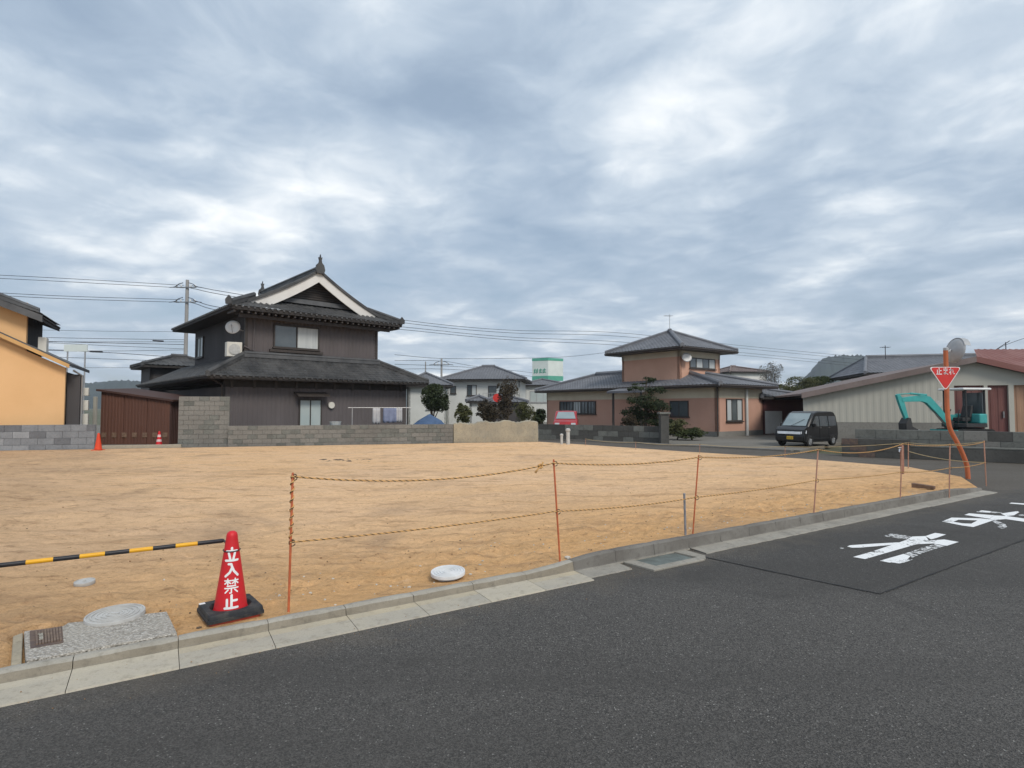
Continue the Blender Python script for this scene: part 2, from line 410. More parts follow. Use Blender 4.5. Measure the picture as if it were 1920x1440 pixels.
mat('leaf_dark', (0.022, 0.034, 0.015), (0.04, 0.055, 0.022), 1.5, 0.7)
mat('leaf_mid', (0.04, 0.058, 0.02), (0.068, 0.082, 0.03), 1.5, 0.7)
mat('leaf_olive', (0.07, 0.08, 0.03), (0.10, 0.10, 0.042), 1.5, 0.75)
mat('leaf_brown', (0.075, 0.055, 0.035), (0.05, 0.042, 0.026), 1.5, 0.8)
mat('car_red', (0.36, 0.02, 0.025), (0.30, 0.02, 0.022), 2, 0.3, spec=0.5)
mat('grass_dry', (0.13, 0.12, 0.055), (0.085, 0.095, 0.04), 3, 0.9)
mat('wear_dark', (0.10, 0.075, 0.055), (0.16, 0.12, 0.085), 3.5, 0.95, 0.3, 30)

# ------------------------------------------------------------------ mesh builder
class MB:
    def __init__(s): s.v, s.f, s.m = [], [], []
    def add(s, vs, fs, mi=0):
        o = len(s.v)
        s.v += [Vector(x) for x in vs]
        s.f += [[i + o for i in q] for q in fs]
        s.m += [mi] * len(fs)
        return s
    def hexa(s, b4, t4, mi=0):
        return s.add(list(b4) + list(t4), [(3, 2, 1, 0), (4, 5, 6, 7), (0, 1, 5, 4), (1, 2, 6, 5), (2, 3, 7, 6), (3, 0, 4, 7)], mi)
    def box(s, x0, x1, y0, y1, z0, z1, mi=0):
        return s.hexa([(x0, y0, z0), (x1, y0, z0), (x1, y1, z0), (x0, y1, z0)], [(x0, y0, z1), (x1, y0, z1), (x1, y1, z1), (x0, y1, z1)], mi)
    def bar(s, p, q, w_, h, up=Vector((0, 0, 1)), mi=0):
        p, q = Vector(p), Vector(q)
        d = (q - p).normalized()
        x = d.cross(up)
        if x.length < 1e-4: x = d.cross(Vector((1, 0, 0)))
        x = x.normalized(); y = x.cross(d).normalized()
        a, c_ = x * w_ / 2, y * h / 2
        return s.hexa([p - a - c_, p + a - c_, p + a + c_, p - a + c_], [q - a - c_, q + a - c_, q + a + c_, q - a + c_], mi)
    def tube(s, pts, r, n=8, cap=True, mi=0):
        pts = [Vector(p) for p in pts]
        rs = r if isinstance(r, (list, tuple)) else [r] * len(pts)
        vs, fs = [], []
        ref = None
        for i, p in enumerate(pts):
            d = (pts[min(i + 1, len(pts) - 1)] - pts[max(i - 1, 0)]).normalized()
            if ref is None:
                ref = d.cross(Vector((0, 0, 1)))
                if ref.length < 1e-3: ref = d.cross(Vector((1, 0, 0)))
            x = (ref - d * ref.dot(d)).normalized(); ref = x
            y = d.cross(x)
            for k in range(n):
                a = 2 * math.pi * k / n
                vs.append(p + (x * math.cos(a) + y * math.sin(a)) * rs[i])
        for i in range(len(pts) - 1):
            for k in range(n):
                k2 = (k + 1) % n
                fs.append((i * n + k, i * n + k2, (i + 1) * n + k2, (i + 1) * n + k))
        if cap:
            fs.append(tuple(reversed(range(n)))); fs.append(tuple(range((len(pts) - 1) * n, len(pts) * n)))
        return s.add(vs, fs, mi)
    def lathe(s, c, prof, n=32, mi=0, cap=True):
        c = Vector(c); vs, fs = [], []
        for r, z in prof:
            for k in range(n):
                a = 2 * math.pi * k / n
                vs.append(c + Vector((r * math.cos(a), r * math.sin(a), z)))
        for i in range(len(prof) - 1):
            for k in range(n):
                k2 = (k + 1) % n
                fs.append((i * n + k, i * n + k2, (i + 1) * n + k2, (i + 1) * n + k))
        if cap:
            fs.append(tuple(reversed(range(n)))); fs.append(tuple(range((len(prof) - 1) * n, len(prof) * n)))
        return s.add(vs, fs, mi)
    def prism(s, poly, z0, z1, mi=0):
        n = len(poly)
        vs = [(p[0], p[1], z0) for p in poly] + [(p[0], p[1], z1) for p in poly]
        fs = [tuple(reversed(range(n))), tuple(range(n, 2 * n))] + [(i, (i + 1) % n, (i + 1) % n + n, i + n) for i in range(n)]
        return s.add(vs, fs, mi)
    def slab3(s, poly, off, mi=0):
        n = len(poly); off = Vector(off)
        vs = [Vector(p) for p in poly] + [Vector(p) + off for p in poly]
        fs = [tuple(reversed(range(n))), tuple(range(n, 2 * n))] + [(i, (i + 1) % n, (i + 1) % n + n, i + n) for i in range(n)]
        return s.add(vs, fs, mi)
    def poly(s, pts, mi=0): return s.add(pts, [tuple(range(len(pts)))], mi)
    def xform(s, M): s.v = [M @ x for x in s.v]; return s
    def build(s, name, mats, parent=None, origin=None, smooth=False, world=True, bevel=0.0, recalc=True, auto=None):
        me = bpy.data.meshes.new(name)
        off = Vector((0, 0, 0))
        if parent is not None and world:
            off = Vector(parent.get('_base', (0, 0, 0)))
        elif origin is not None: off = Vector(origin)
        me.from_pydata([tuple(x - off) for x in s.v], [], s.f)
        mats = mats if isinstance(mats, (list, tuple)) else [mats]
        for mm in mats: me.materials.append(MATS[mm])
        if len(mats) > 1: me.polygons.foreach_set('material_index', s.m)
        if recalc:
            bm = bmesh.new(); bm.from_mesh(me)
            bmesh.ops.recalc_face_normals(bm, faces=bm.faces)
            bm.to_mesh(me); bm.free()
        if smooth:
            me.polygons.foreach_set('use_smooth', [True] * len(me.polygons))
            if auto: me.set_sharp_from_angle(angle=R(auto))
        me.update()
        o = bpy.data.objects.new(name, me)
        COL.objects.link(o)
        if parent is not None:
            o.parent = parent
            if world: o['_base'] = tuple(off)
        elif origin is not None:
            o.location = off
            o['_base'] = tuple(off)
        if bevel:
            md = o.modifiers.new('bevel', 'BEVEL'); md.width = bevel; md.segments = 2; md.limit_method = 'ANGLE'
        return o
def tag(o, label=None, cat=None, group=None, kind=None):
    if label: o['label'] = label
    if cat: o['category'] = cat
    if group: o['group'] = group
    if kind: o['kind'] = kind
    return o
def thing(name, loc, label, cat, group=None, rotz=0.0):
    o = bpy.data.objects.new(name, None)
    COL.objects.link(o)
    o.location = loc; o.rotation_euler = (0, 0, rotz)
    o['_base'] = tuple(loc)
    o.empty_display_size = 0.2
    return tag(o, label, cat, group)
def crom(pts, n=10):
    pts = [Vector(p) for p in pts]
    P = [pts[0] * 2 - pts[1]] + pts + [pts[-1] * 2 - pts[-2]]
    o = []
    for i in range(1, len(P) - 2):
        for k in range(n):
            u = k / n
            a, b_, c_, d = P[i - 1], P[i], P[i + 1], P[i + 2]
            o.append(0.5 * ((2 * b_) + (c_ - a) * u + (2 * a - 5 * b_ + 4 * c_ - d) * u * u + (3 * b_ - a - 3 * c_ + d) * u ** 3))
    o.append(pts[-1])
    return o
def sstep(a, b_, x):
    u = min(1, max(0, (x - a) / (b_ - a))); return u * u * (3 - 2 * u)

# ================================================================== GROUND
# kerb frame: s along the kerb, t towards the road
KO = Vector((-2.963, 3.856, 0)); KD = Vector((0.8468, 0.5319, 0)).normalized(); KN = Vector((KD.y, -KD.x, 0))
S_END = 15.35
def K(s_, t_, z=0.0): return KO + KD * s_ + KN * t_ + Vector((0, 0, z))
def kerb_h(s_):
    a = 0.082 + 0.070 * sstep(3.7, 4.8, s_)
    return a - 0.08 * sstep(13.6, 15.35, s_)

mb = MB(); mb.poly([(-2000, -300, -0.12), (2000, -300, -0.12), (2000, 1300, -0.12), (-2000, 1300, -0.12)])
tag(mb.build('ground', 'terrain'), 'open ground stretching to the horizon', 'ground', kind='structure')
E1, E2 = G(1012, 824), G(1920, 869)
ed = (E2 - E1).normalized()
EL, ER = E1 - ed * 26, E2 + ed * 40
mb = MB(); mb.poly([(-70, -60, 0), (ER.x, -60, 0), (ER.x, ER.y, 0), (EL.x, EL.y, 0), (-70, EL.y, 0)])
tag(mb.build('road', 'asphalt'), 'grey asphalt road with coarse aggregate running past the vacant lot', 'road', kind='structure')
# asphalt patch with seams
patch_px = [(1326, 1046), (1650, 1113), (2080, 950), (1990, 935), (1812, 962), (1738, 951), (1560, 992)]
pp = [G(x, y, 0.004) for x, y in patch_px]
mb = MB(); mb.poly(pp)
tag(mb.build('road_patch', 'asphalt_patch'), 'darker resurfaced asphalt patch under the painted road letters', 'road', kind='structure')
mb = MB()
def seam(pts, w_):
    pts = crom(pts, 14)
    for i in range(len(pts) - 1):
        d = (pts[i + 1] - pts[i]).normalized(); nn = Vector((-d.y, d.x, 0))
        w1 = w_ * (0.6 + 0.8 * random.random()); w2 = w1
        a = random.uniform(-.004, .004)
        mb.poly([pts[i] + nn * (a - w1 / 2), pts[i + 1] + nn * (a - w2 / 2), pts[i + 1] + nn * (a + w2 / 2), pts[i] + nn * (a + w1 / 2)])
seam([G(1312, 1042, .006), G(1480, 1078, .006), G(1650, 1113, .006)], 0.022)
seam([G(1650, 1113, .0062), G(1790, 1060, .0062), G(1920, 1012, .0062), G(2080, 951, .0062)], 0.016)
seam([G(1738, 951, .006), G(1812, 962, .006)], 0.02)
tag(mb.build('road_seam', 'seam'), 'thin dark seam round the asphalt patch', 'road', kind='structure')

# sandy lot
def Rb(v):
    pts = [K(S_END, -0.09)] + [G(x, y, 0.05) for x, y in ((1802, 895), (1705, 877), (1500, 861), (1287, 848), (1100, 835), (1010, 829))]
    L = [0]
    for i in range(len(pts) - 1): L.append(L[-1] + (pts[i + 1] - pts[i]).length)
    x = v * L[-1]
    for i in range(len(pts) - 1):
        if x <= L[i + 1] + 1e-9:
            return pts[i].lerp(pts[i + 1], (x - L[i]) / (L[i + 1] - L[i]))
    return pts[-1]
LA = K(-9, -0.09)
LB = G(1010, 829, .05) + (G(0, 846, .05) - G(1010, 829, .05)) * 1.45
NU, NV = 430, 240
us = np.linspace(0, 1, NU); vv = (np.exp(3.0 * np.linspace(0, 1, NV)) - 1) / (math.e ** 3 - 1)
X = np.zeros((NV, NU)); Y = np.zeros((NV, NU))
for j, v in enumerate(vv):
    l = LA.lerp(LB, v); r = Rb(v)
    X[j] = l.x + (r.x - l.x) * us; Y[j] = l.y + (r.y - l.y) * us
S_ = (X - KO.x) * KD.x + (Y - KO.y) * KD.y
T_ = -((X - KO.x) * KN.x + (Y - KO.y) * KN.y)
def lot_base(s_, t_):
    h = 0.082 + 0.070 * np.clip((s_ - 3.7) / 1.1, 0, 1) - 0.08 * np.clip((s_ - 13.4) / 1.9, 0, 1)
    u = np.clip(t_ / 6.0, 0, 1)
    return (h - 0.008) * (1 - u) + 0.075 * u
Zl = lot_base(S_, T_)
amp = np.clip((T_ - 0.10) / 0.5, 0, 1) * np.clip((1 - us)[None, :] * 40, 0, 1) * np.clip((1 - vv)[:, None] * 30, 0, 1)
nz = (vnoise(X * 0.7, Y * 0.9, 1) - .5) * 0.05 + (vnoise(X * 2.1, Y * 2.9, 2) - .5) * 0.03
rg = 1 - np.abs(vnoise(X * 3.3 + 5, Y * 5.5, 3) * 2 - 1)
nz += (rg - .5) * 0.03 + (vnoise(X * 7, Y * 9, 4) - .5) * 0.034 + (vnoise(X * 17, Y * 19, 5) - .5) * 0.022
near = np.exp(-((T_ - 0.7) / 0.8) ** 2)
nz *= 0.62 + 0.75 * near
Zl = Zl + nz * amp
for (x0, y0, dx_, dy_, dep) in ((-6.0, 6.5, .95, .31, .016), (-9.0, 9.0, .98, .18, .018), (-4.5, 9.8, .80, .60, .014), (0.0, 13.0, .99, -.1, .016)):
    for offp in (-.75, .75):
        wob = .12 * np.sin((X * dx_ + Y * dy_) * .5 + offp)
        dd_ = (X - x0) * -dy_ + (Y - y0) * dx_ + offp + wob
        al = (X - x0) * dx_ + (Y - y0) * dy_
        tread = .6 + .4 * np.sign(np.sin(al * 26 + np.sign(dd_) * dd_ * 20))
        Zl += amp * (-dep * tread * np.exp(-(dd_ / .10) ** 4) + dep * .6 * np.exp(-((np.abs(dd_) - .15) / .05) ** 2)) * np.clip(1 - np.abs(al) / 14, 0, 1)
sl = [(42, 1250), (45, 1183), (116, 1174.5), (128, 1167), (170, 1163), (240, 1154), (313, 1146), (322, 1165), (333, 1193), (250, 1211), (150, 1231)]
def inside(poly):
    ins = np.zeros(X.shape, bool)
    for i in range(len(poly)):
        a, c_ = poly[i - 1], poly[i]
        cond = ((a.y > Y) != (c_.y > Y))
        with np.errstate(divide='ignore', invalid='ignore'):
            xi = (c_.x - a.x) * (Y - a.y) / (c_.y - a.y) + a.x
        ins ^= cond & (X < xi)
    return ins
for poly_px in (sl, [(18, 1252), (22, 1196), (46, 1188), (43, 1252)]):
    cc = sum((G(x, y, .083) for x, y in poly_px), Vector()) / len(poly_px)
    pg = [cc + (G(x, y, .083) - cc) * 1.01 for x, y in poly_px]
    Zl[inside(pg)] = 0.03
vert = np.stack([X, Y, Zl], -1).reshape(-1, 3)
idx = np.arange(NU * NV).reshape(NV, NU)
fc = np.stack([idx[:-1, :-1], idx[:-1, 1:], idx[1:, 1:], idx[1:, :-1]], -1).reshape(-1, 4)
# skirt along right and back edges
edge = list(idx[:, -1]) + list(idx[-1, ::-1][1:])
sk = vert[edge].copy(); sk[:, 2] = -0.05
o0 = len(vert); vert = np.vstack([vert, sk])
sf = [(edge[i], o0 + i, o0 + i + 1, edge[i + 1]) for i in range(len(edge) - 1)]
me = bpy.data.meshes.new('vacant_lot')
me.from_pydata(vert.tolist(), [], fc.tolist() + sf)
me.polygons.foreach_set('use_smooth', [True] * len(me.polygons))
me.materials.append(MATS['sand'])
lot = bpy.data.objects.new('vacant_lot', me); COL.objects.link(lot)
tag(lot, 'bare tan sandy vacant lot, levelled and empty', 'vacant lot', kind='structure')
def lotz(x, y):
    i = np.argmin((X - x) ** 2 + (Y - y) ** 2)
    return float(Zl.flat[i])
def GL(px, py):
    p = G(px, py, .07)
    for _ in range(3): p = G(px, py, lotz(p.x, p.y))
    return p

# kerb: one L-shaped block per 0.61 m
kerb = thing('kerb', K(0, 0), 'low concrete kerb and gutter along the front of the lot', 'kerb')
tag(kerb, kind='structure')
BL = 0.6125
nb = int(round((S_END + 9) / BL))
for i in range(nb):
    s0 = -9 + 9 - 14 * BL + i * BL
    s1 = s0 + BL - 0.0045
    if s1 > S_END: break
    old = s0 > 4.2
    inlet = 4.85 < s0 + .3 < 6.05
    mb = MB()
    ap = 0.35 if not old else 0.27
    prof_n = None
    rows = []
    NS = 7
    for k in range(NS):
        s_ = s0 + (s1 - s0) * k / (NS - 1)
        h = kerb_h(s_)
        j = lambda a: random.uniform(-a, a)
        e_ = 0.003 if 0 < k < NS - 1 else -0.004
        pr = [(-.105, -.1), (-.10, h - .006), (-.085 + j(.003), h + e_ + j(.002)), (-.03 + j(.004), h + e_ + j(.003)), (-.008 + j(.003), h - .014 + j(.004)), (.004 + j(.003), .026 + j(.003)), (.018 + j(.004), .020)]
        if inlet: pr += [(.03, -.1), (.02, -.11)]
        else: pr += [(.12, .018 + j(.001)), (ap - .012, .010), (ap + (j(.012) if old else 0), -.01)]
        rows.append([K(s_, a, b_) for a, b_ in pr])
    m_ = len(rows[0])
    fs = [(r_ * m_ + a, (r_ + 1) * m_ + a, (r_ + 1) * m_ + a + 1, r_ * m_ + a + 1) for r_ in range(NS - 1) for a in range(m_ - 1)]
    fs += [tuple(range(m_)), tuple(reversed(range((NS - 1) * m_, NS * m_)))]
    flat = [x for r_ in rows for x in r_]
    mi = [0] * len(fs)
    mb.add(flat, fs)
    if old:
        mb.m = [0 if ((q % (m_ - 1)) < 6) else 1 for q in range((NS - 1) * (m_ - 1))] + [0, 0]
        mm = ['kerb_old', 'apron_old']
    else:
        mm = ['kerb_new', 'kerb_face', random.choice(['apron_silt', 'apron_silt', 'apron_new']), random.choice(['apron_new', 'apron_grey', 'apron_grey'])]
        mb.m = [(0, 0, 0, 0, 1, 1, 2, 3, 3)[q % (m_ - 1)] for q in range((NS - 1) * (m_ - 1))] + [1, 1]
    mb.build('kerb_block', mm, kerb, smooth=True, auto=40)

# storm drain inlet set in the gutter
dr = thing('storm_drain', G(1250, 1050), 'square concrete drain inlet with a sunken greenish cover in the gutter', 'drain')
mb = MB()
a0, a1, t0, t1 = 4.98, 6.0, 0.035, 0.45
mb.prism([K(a0, t0), K(a0 + .16, t0), K(a0 + .2, t1), K(a0 + .06, t1)], -.12, .022)
mb.prism([K(a1 - .18, t0), K(a1, t0), K(a1, t1 - .1), K(a1 - .12, t1)], -.12, .022)
mb.prism([K(a0 + .20, t1 - .11), K(a1 - .125, t1 - .11), K(a1 - .13, t1), K(a0 + .20, t1)], -.12, .020)
mb.build('drain_rim', 'apron_old', dr, bevel=.008)
mb = MB()
mb.prism([K(a0 + .17, t0), K(a1 - .19, t0), K(a1 - .17, t1 - .115), K(a0 + .2, t1 - .115)], -.12, .005)
mb.build('drain_cover', 'drain_green', dr)
# painted road letters
def px_poly(zx, zy): return G(1540 + zx / 5.053, 920 + zy / 5.053, 0.0075)
def marking(label, solid, worn):
    allp = [px_poly(*q) for p in solid + worn for q in p]
    c_ = sum(allp, Vector()) / len(allp)
    root = thing('road_marking', (c_.x, c_.y, 0), label, 'road marking', 'painted stop letters on the road')
    z = 0
    for lst, mm in ((solid, 'road_paint'), (worn, 'road_paint_worn')):
        for p in lst:
            mb = MB(); z += 1
            mb.poly([px_poly(*q) + Vector((0, 0, z * .0004)) for q in p])
            mb.build('paint_stroke', mm, root)
marking('white painted letter with open strokes on the dark patch, nearest the drain inlet',
    [[(300, 628), (415, 648), (900, 508), (1060, 500), (1190, 522), (1302, 486), (1165, 462), (1020, 472), (985, 430), (860, 435), (800, 468), (740, 490), (470, 580)],
     [(1040, 462), (1100, 445), (1182, 416), (1080, 400), (1040, 412), (985, 431)],
     [(245, 530), (290, 541), (370, 540), (700, 512), (735, 490), (460, 505), (270, 518)],
     [(555, 665), (640, 682), (740, 690), (790, 681), (845, 620), (780, 600), (640, 640)]],
    [[(165, 545), (190, 551), (218, 549), (212, 540)],
     [(590, 430), (640, 440), (800, 462), (855, 436), (760, 418), (668, 406)],
     [(845, 620), (860, 640), (960, 592), (1060, 560), (1180, 524), (1085, 505), (960, 540), (790, 598)],
     [(720, 672), (790, 681), (872, 655), (800, 648)]])
marking('white painted looped letter on the dark patch between the other two',
    [[(1142, 292), (1235, 255), (1500, 262), (1590, 270), (1480, 282), (1300, 275), (1250, 295)],
     [(1142, 292), (1250, 295), (1340, 310), (1420, 313), (1480, 282), (1590, 270), (1640, 278), (1440, 345), (1330, 330)],
     [(1590, 268), (1640, 235), (1750, 240), (1920, 264), (2010, 276), (2010, 305), (1920, 295), (1750, 270), (1640, 278)],
     [(1355, 230), (1400, 215), (1640, 234), (1590, 266)],
     [(1465, 203), (1520, 187), (1610, 196), (1600, 210), (1530, 206)],
     [(1700, 218), (1780, 206), (1860, 195), (1875, 205), (1825, 235), (1750, 242)]],
    [[(1605, 285), (1640, 276), (1740, 315), (1762, 345), (1720, 365), (1670, 345), (1690, 330)],
     [(1600, 196), (1720, 208), (1700, 218), (1600, 210)],
     [(1860, 232), (1960, 222), (1960, 240), (1890, 244)]])
marking('white painted straight-stroked letter, farthest from the drain inlet',
    [[(1780, 122), (1800, 113), (2360, 150), (2350, 166)], [(2060, 128), (2150, 122), (2480, 60), (2420, 52), (2090, 112)],
     [(2180, 160), (2260, 162), (2460, 112), (2400, 102)]], [])

# concrete slab with meter box and lids
top = [G(x, y, .094) for x, y in sl]
for q in top:
    tt = (q - KO).dot(KN)
    if tt > -.107: q -= KN * (tt + .107)
slab = thing('concrete_slab', top[0], 'rough exposed-aggregate concrete slab set behind the kerb', 'concrete slab')
mb = MB(); mb.prism(top, -.02, .094)
mb.build('slab_body', 'aggregate', slab, bevel=.008)
mb = MB(); mb.prism([G(x, y, .07) for x, y in ((20, 1251), (24, 1197), (43, 1190), (40.5, 1248))], -.02, .088)
tag(mb.build('edging_stone', 'wall_buff', origin=G(30, 1248, 0), bevel=.008), 'narrow buff concrete edging strip beside the slab', 'edging')
q4 = [G(x, y, .099) for x, y in ((57, 1215), (119, 1204), (116.5, 1174), (55.5, 1183))]
mbox = thing('water_meter_lid', q4[0], 'rusty brown rectangular meter box lid in the slab', 'meter lid')
mb = MB(); mb.prism(q4, .03, .099); mb.build('lid_plate', 'iron', mbox)
def bil(u, v, z=.09): 
    p = q4[0].lerp(q4[1], u).lerp(q4[3].lerp(q4[2], u), v); p.z = z; return p
for k in range(9):
    u = .20 + k * .09
    mb = MB(); mb.bar(bil(u, .1, .103), bil(u, .9, .103), .012, .012); mb.build('lid_rib', 'iron_rib', mbox)
mb = MB()
for a, b_ in (((.30, .30), (.30, .62)), ((.24, .62), (.40, .62)), ((.26, .30), (.38, .30)), ((.36, .32), (.36, .6)), ((.26, .46), (.40, .46))):
    mb.bar(bil(*a, .1115), bil(*b_, .1115), .010, .005)
mb.build('lid_mark', 'kerb_new', mbox)

def lid(name, c_, r, z0, label, cat, mm, rings=True, neck=None, tilt=(0, 0)):
    root = thing(name, (c_.x, c_.y, z0), label, cat)
    root.rotation_euler = (tilt[0], tilt[1], 0)
    mb = MB()
    mb.lathe((0, 0, 0), [(r * .97, -.024), (r, -.020), (r, .008), (r * .99, .012), (r * .93, .012), (r * .925, .004), (r * .1, .006)], 44)
    o = mb.build('lid_disc', mm, root, world=False, smooth=True, auto=35)
    if rings:
        mb = MB()
        for rr in (.25, .42, .59, .76):
            mb.lathe((0, 0, 0), [(r * rr, .002), (r * rr, .0125), (r * (rr + .05), .0125), (r * (rr + .05), .002)], 36, cap=False)
        mb.build('lid_ring', mm, root, world=False)
    mb = MB(); mb.box(-r * .16, r * .16, -r * .05, r * .05, .006, .016); mb.build('lid_handle', mm, root, world=False)
    if neck:
        mb = MB(); mb.lathe((0, 0, 0), [(r * .62, -neck), (r * .62, -.034), (r * .80, -.033), (r * .82, -.02)], 36); mb.build('pipe_neck', mm, root, world=False, smooth=True, auto=35)
    return root
c_ = G(216, 1155, .10)
lid('manhole_cover', c_, .205, .112, 'pale grey ribbed round drain cover overlapping the concrete slab', 'manhole cover', 'lid_grey', tilt=(R(2), 0))
c_ = GL(158.5, 1093.5)
lid('pipe_cap', c_, .085, c_.z + .012, 'small plain grey disc lying flush in the sand behind the slab', 'pipe cap', 'lid_grey', rings=False, tilt=(R(4), 0))
c_ = G(840, 1071, .135)
lid('drain_cap', c_, .172, .128, 'raised white plastic drain cap standing out of the sand by the kerb', 'drain cap', 'pvc_white', neck=.2, tilt=(R(4), R(-1)))

# stones and clods
def rock(c_, r, seed):
    rnd = random.Random(seed); mb = MB()
    bm = bmesh.new(); bmesh.ops.create_icosphere(bm, subdivisions=1, radius=1)
    sx, sy, sz = r * rnd.uniform(.8, 1.3), r * rnd.uniform(.7, 1.1), r * rnd.uniform(.45, .75)
    a = rnd.uniform(0, 6.28)
    for v in bm.verts:
        k = rnd.uniform(.8, 1.15)
        x, y, z = v.co.x * sx * k, v.co.y * sy * k, v.co.z * sz * k
        v.co = (c_[0] + x * math.cos(a) - y * math.sin(a), c_[1] + x * math.sin(a) + y * math.cos(a), c_[2] + z)
    bm.verts.index_update()
    mb.add([v.co.copy() for v in bm.verts], [[v.index for v in f_.verts] for f_ in bm.faces]); bm.free()
    return mb
for k, (x, y, r, mm, lab) in enumerate(((1064, 1047, .035, 'pebble', 'pale cream stone on the kerb edge beside an orange stake'), (1031, 1031, .032, 'stone', 'grey stone lying in the sand behind the second stake'),
        (373, 1178, .018, 'clod_dark', 'dark clod of earth beside the rubber cone weight'), (882, 1078, .022, 'pebble', 'white pebble beside the raised drain cap'))):
    c_ = GL(x, y) + Vector((0, 0, r * .3))
    tag(rock(c_, r, k).build('stone', mm, origin=c_), lab, 'stone')
for nm, mm, N, rr, lab in (('pebbles', 'pebble', 260, (.004, .015), 'small pale pebbles scattered through the sand'), ('clods', 'clod', 420, (.004, .013), 'small brown clods of earth scattered on the sand'), ('dark_clods', 'clod_dark', 110, (.004, .011), 'tiny dark crumbs of earth on the sand')):
    mb = MB()
    for k in range(N):
        s_ = random.uniform(-5, 14); t_ = .12 + abs(random.gauss(0, 1)) * (.6 if nm == 'pebbles' else 2.2)
        p = K(s_, -t_); r = random.uniform(*rr) * (1 + .25 * random.random())
        p.z = lotz(p.x, p.y) + r * .15
        q = rock(p, r, k); mb.add(q.v, q.f)
    tag(mb.build(nm, mm), lab, 'gravel', kind='stuff')
mb = MB()
for k in range(420):
    s_ = random.uniform(-5, 14); t_ = random.choice([random.gauss(.06, .03), random.gauss(.36, .05), random.gauss(.5, .18)])
    p = K(s_, max(.03, t_)); r = random.uniform(.002, .0055); p.z = (.016 if t_ < .33 else .001) + r * .2
    q = rock(p, r, 5000 + k); mb.add(q.v, q.f)
tag(mb.build('gutter_grit', 'clod'), 'sandy grit washed into the gutter and road edge', 'gravel', kind='stuff')
mb = MB()
pts = [(598, 861), (640, 859), (700, 864), (655, 866), (622, 865), (600, 864)]
for k in range(26):
    a = random.random(); x = 600 + 95 * a; y = 861 + 3.5 * random.random()
    p = GL(x, y); r = random.uniform(.06, .2); p.z -= .02
    q = rock(p, r, 900 + k)
    for v in q.v: v.z = p.z + (v.z - p.z) * .45
    mb.add(q.v, q.f)
tag(mb.build('earth_heap', 'wear_dark'), 'low dark streak of damp earth lying on the far sand', 'earth', kind='stuff')

# ================================================================== LETTER STROKES
GLY = {
 'tatsu': (.15, [[(.5, 1), (.5, .80)], [(.12, .76), (.88, .76)], [(.28, .62), (.38, .20)], [(.72, .64), (.60, .14)], [(.05, .07), (.95, .07)]]),
 'iru': (.15, [[(.28, .95), (.46, .95), (.54, .70), (.66, .42), (.95, .08)], [(.52, .66), (.36, .32), (.06, .06)]]),
 'kin': (.085, [[(.04, .88), (.46, .88)], [(.25, 1), (.25, .60)], [(.25, .84), (.05, .66)], [(.25, .84), (.44, .68)], [(.54, .88), (.96, .88)], [(.75, 1), (.75, .60)], [(.75, .84), (.56, .68)], [(.75, .84), (.95, .66)],
               [(.22, .50), (.78, .50)], [(.05, .35), (.95, .35)], [(.5, .35), (.5, .02), (.40, .02)], [(.28, .24), (.08, .04)], [(.72, .24), (.92, .04)]]),
 'tome': (.15, [[(.52, .98), (.52, .10)], [(.52, .58), (.90, .58)], [(.20, .68), (.20, .10)], [(.04, .06), (.96, .06)]]),
 'ma': (.11, [[(.15, .82), (.88, .82)], [(.2, .60), (.84, .60)], [(.54, 1), (.54, .22), (.46, .08), (.28, .06), (.16, .16), (.26, .27), (.48, .25), (.72, .16), (.92, .02)]]),
 're': (.11, [[(.28, 1), (.28, .02)], [(.06, .72), (.42, .72), (.28, .54), (.04, .24)], [(.28, .50), (.48, .70), (.64, .74), (.70, .60), (.68, .22), (.76, .08), (.96, .16)]]),
}
def glyph(mb, name, fn, thick_scale=1.0):
    th, strokes = GLY[name]
    h = th * thick_scale / 2
    for st in strokes:
        P = [Vector((a, b_, 0)) for a, b_ in st]
        for i in range(len(P) - 1):
            d = P[i + 1] - P[i]; L = d.length; d.normalize(); nn = Vector((-d.y, d.x, 0))
            n = max(2, int(L / .06))
            ring = []
            for k in range(7):
                a = math.pi / 2 + math.pi * k / 6
                ring.append(P[i] + (d * math.cos(a) + nn * math.sin(a)) * h)
            vs, fs = [fn(q.x, q.y) for q in ring] + [fn(P[i].x, P[i].y)], [(k, k + 1, 7) for k in range(6)]
            mb.add(vs, fs)
            ring = []
            for k in range(7):
                a = -math.pi / 2 + math.pi * k / 6
                ring.append(P[i + 1] + (d * math.cos(a) + nn * math.sin(a)) * h)
            mb.add([fn(q.x, q.y) for q in ring] + [fn(P[i + 1].x, P[i + 1].y)], fs)
            for k in range(n):
                a, c2 = P[i] + d * L * k / n, P[i] + d * L * (k + 1) / n
                for w0, w1 in ((-h, 0), (0, h)):
                    mb.add([fn(*(a + nn * w0)[:2]), fn(*(c2 + nn * w0)[:2]), fn(*(c2 + nn * w1)[:2]), fn(*(a + nn * w1)[:2])], [(0, 1, 2, 3)])

